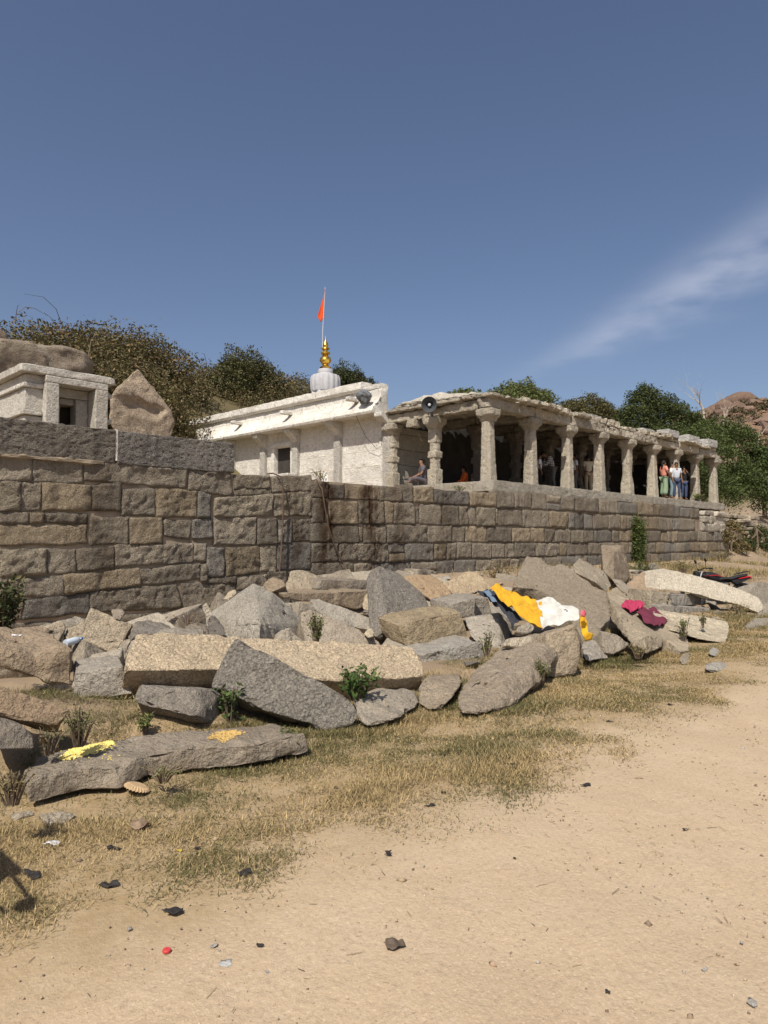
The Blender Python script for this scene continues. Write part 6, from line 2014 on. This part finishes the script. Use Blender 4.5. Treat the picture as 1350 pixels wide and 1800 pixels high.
MB().box((-.95, -.5, .5), (-.5, .5, .62)).box((-1.08, -.5, .62), (-.95, .5, 1.1)).build('bench_seat', M['seat'], taxi, bevel=.03)
MB().lathe([(.002, -.02), (.07, -.02), (.08, .03), (.002, .04)], 16, (1.12, 0, .7), axis=(1, 0, .1)).build('headlight', M['chrome'], taxi)
MB().tube([(.8, -.3, 1.0), (.84, 0, 1.02), (.8, .3, 1.0)], .015, 8).build('handlebar', M['black'], taxi)

# more fallen stones packed against the foot of the wall
foot = [((300, 1070), 11.0, .55, 'weathered stone at the wall foot left of the pointed grey block'), ((352, 1062), 12.0, .6, 'flat stone at the wall foot under the pale patch of wall'),
        ((405, 1048), 11.2, .55, 'stone just behind the peak of the pointed grey block'), ((440, 1030), 12.2, .5, 'buff stone touching the wall left of the straight pipe'),
        ((620, 1004), 12.4, .6, 'stone at the wall foot under the end of the slanting pipe'), ((590, 1003), 12.6, .45, 'small stone between the two pipes at the wall foot'),
        ((690, 1006), 12.2, .5, 'pale stone behind the tip of the tall wedge block'), ((735, 1002), 12.6, .5, 'grey stone at the wall foot behind the orange-brown chunk'),
        ((780, 1010), 12.0, .45, 'buff stone at the wall foot left of the light beige slab'), ((905, 1012), 11.0, .45, 'stone at the wall foot left of the massive slab'),
        ((660, 1030), 10.8, .45, 'stone in the gap left of the orange-brown chunk'), ((255, 1085), 10.0, .5, 'grey stone leaning on the lowest wall course at left'),
        ((130, 1098), 9.6, .45, 'stone between the wall and the notched slab'), ((40, 1105), 9.2, .5, 'stone behind the shrub at the wall foot'),
        ((880, 1035), 9.6, .4, 'tan stone behind the yellow cloth at the brush'), ((1000, 1000), 10.4, .6, 'stone behind the balanced squared block'),
        ((1120, 990), 11.2, .6, 'stone under the creeper near the dark-faced block'), ((520, 1060), 9.6, .4, 'broken stone in the dark gap left of the light grey slab'),
        ((700, 1120), 7.0, .35, 'stone below the overhang of the tall wedge block'), ((480, 1105), 7.2, .35, 'stone on the right flank of the pointed grey block'),
        ((1290, 1060), 7.4, .5, 'stone between the motorcycle and the whitewashed beam'), ((180, 1160), 6.3, .3, 'small stone on the flat grey slab left of the pale beam')]
for (px_, py_), Yv, r_, lab in foot:
    c0 = P(px_, py_, Yv)
    g0 = gzf(c0.x, c0.y)
    top = max(c0.z + .06, g0 + .2)
    rot = Matrix.Rotation(random.uniform(0, 3.1), 3, 'Z') @ Matrix.Rotation(R(random.uniform(-38, 38)), 3, 'X') @ Matrix.Rotation(R(random.uniform(-30, 30)), 3, 'Y')
    dm = (r_ * random.uniform(.9, 1.35), r_ * random.uniform(.5, .8), r_ * random.uniform(.25, .5))
    pts = [rot @ Vector((dm[0] * sx * random.uniform(.85, 1.05), dm[1] * sy * random.uniform(.8, 1.05), dm[2] * sz)) for sx in (-1, 1) for sy in (-1, 1) for sz in (-1, 1)]
    up_ = top - max(q.z for q in pts)
    pts = [q + Vector((c0.x, c0.y, up_)) for q in pts]
    tag(stone('fallen_stone', hull_bm(pts), M['rubble'], warm(vary((0.36, 0.335, 0.29), .8, 1.2)), None, L=.07, amp=.012, bevel=.012, chip=.02, sharp=R(27)), lab, 'stone', 'fallen blocks below the wall')

rockh('tan chunk under the left flank of the tall wedge block', [(636, 1060, 9.0), (642, 1044, 9.2), (650, 1042, 9.2), (654, 1062, 8.9), (648, 1074, 8.8), (638, 1072, 8.9), (648, 1046, 9.6)], (0.48, 0.42, 0.32), L=.05)
rockh('pale chip at the foot of the tall wedge block', [(638, 1116, 7.2), (648, 1104, 7.3), (658, 1108, 7.2), (660, 1120, 7.0), (645, 1122, 7.0), (652, 1106, 7.6)], (0.56, 0.5, 0.39), L=.05)
rockh('pale chip on the upper left slope of the pointed grey block', [(390, 1054, 9.0), (400, 1042, 9.2), (414, 1036, 9.2), (418, 1042, 9.0), (402, 1054, 8.8), (410, 1040, 9.5)], (0.52, 0.46, 0.36), L=.05)
rockh('dark cracked stone at the left foot of the pointed grey block', [(362, 1090, 8.0), (372, 1080, 8.1), (388, 1094, 7.7), (400, 1114, 7.2), (384, 1120, 7.2), (366, 1116, 7.5), (380, 1084, 8.4)], (0.17, 0.16, 0.15), L=.05)
rockh('flat dark stone left of the cracked one behind the pale beam', [(322, 1104, 7.4), (340, 1092, 7.7), (362, 1098, 7.6), (366, 1112, 7.2), (330, 1116, 7.0), (345, 1094, 8.0)], (0.27, 0.24, 0.2), L=.05)
weed('bundle of dry straw twigs on the stones left of the cracked stone', 332, 1100, 7.6, .16, 26, (0.36, 0.29, 0.17), (0.3, 0.22, 0.12), 1.6, .012, dense=3)
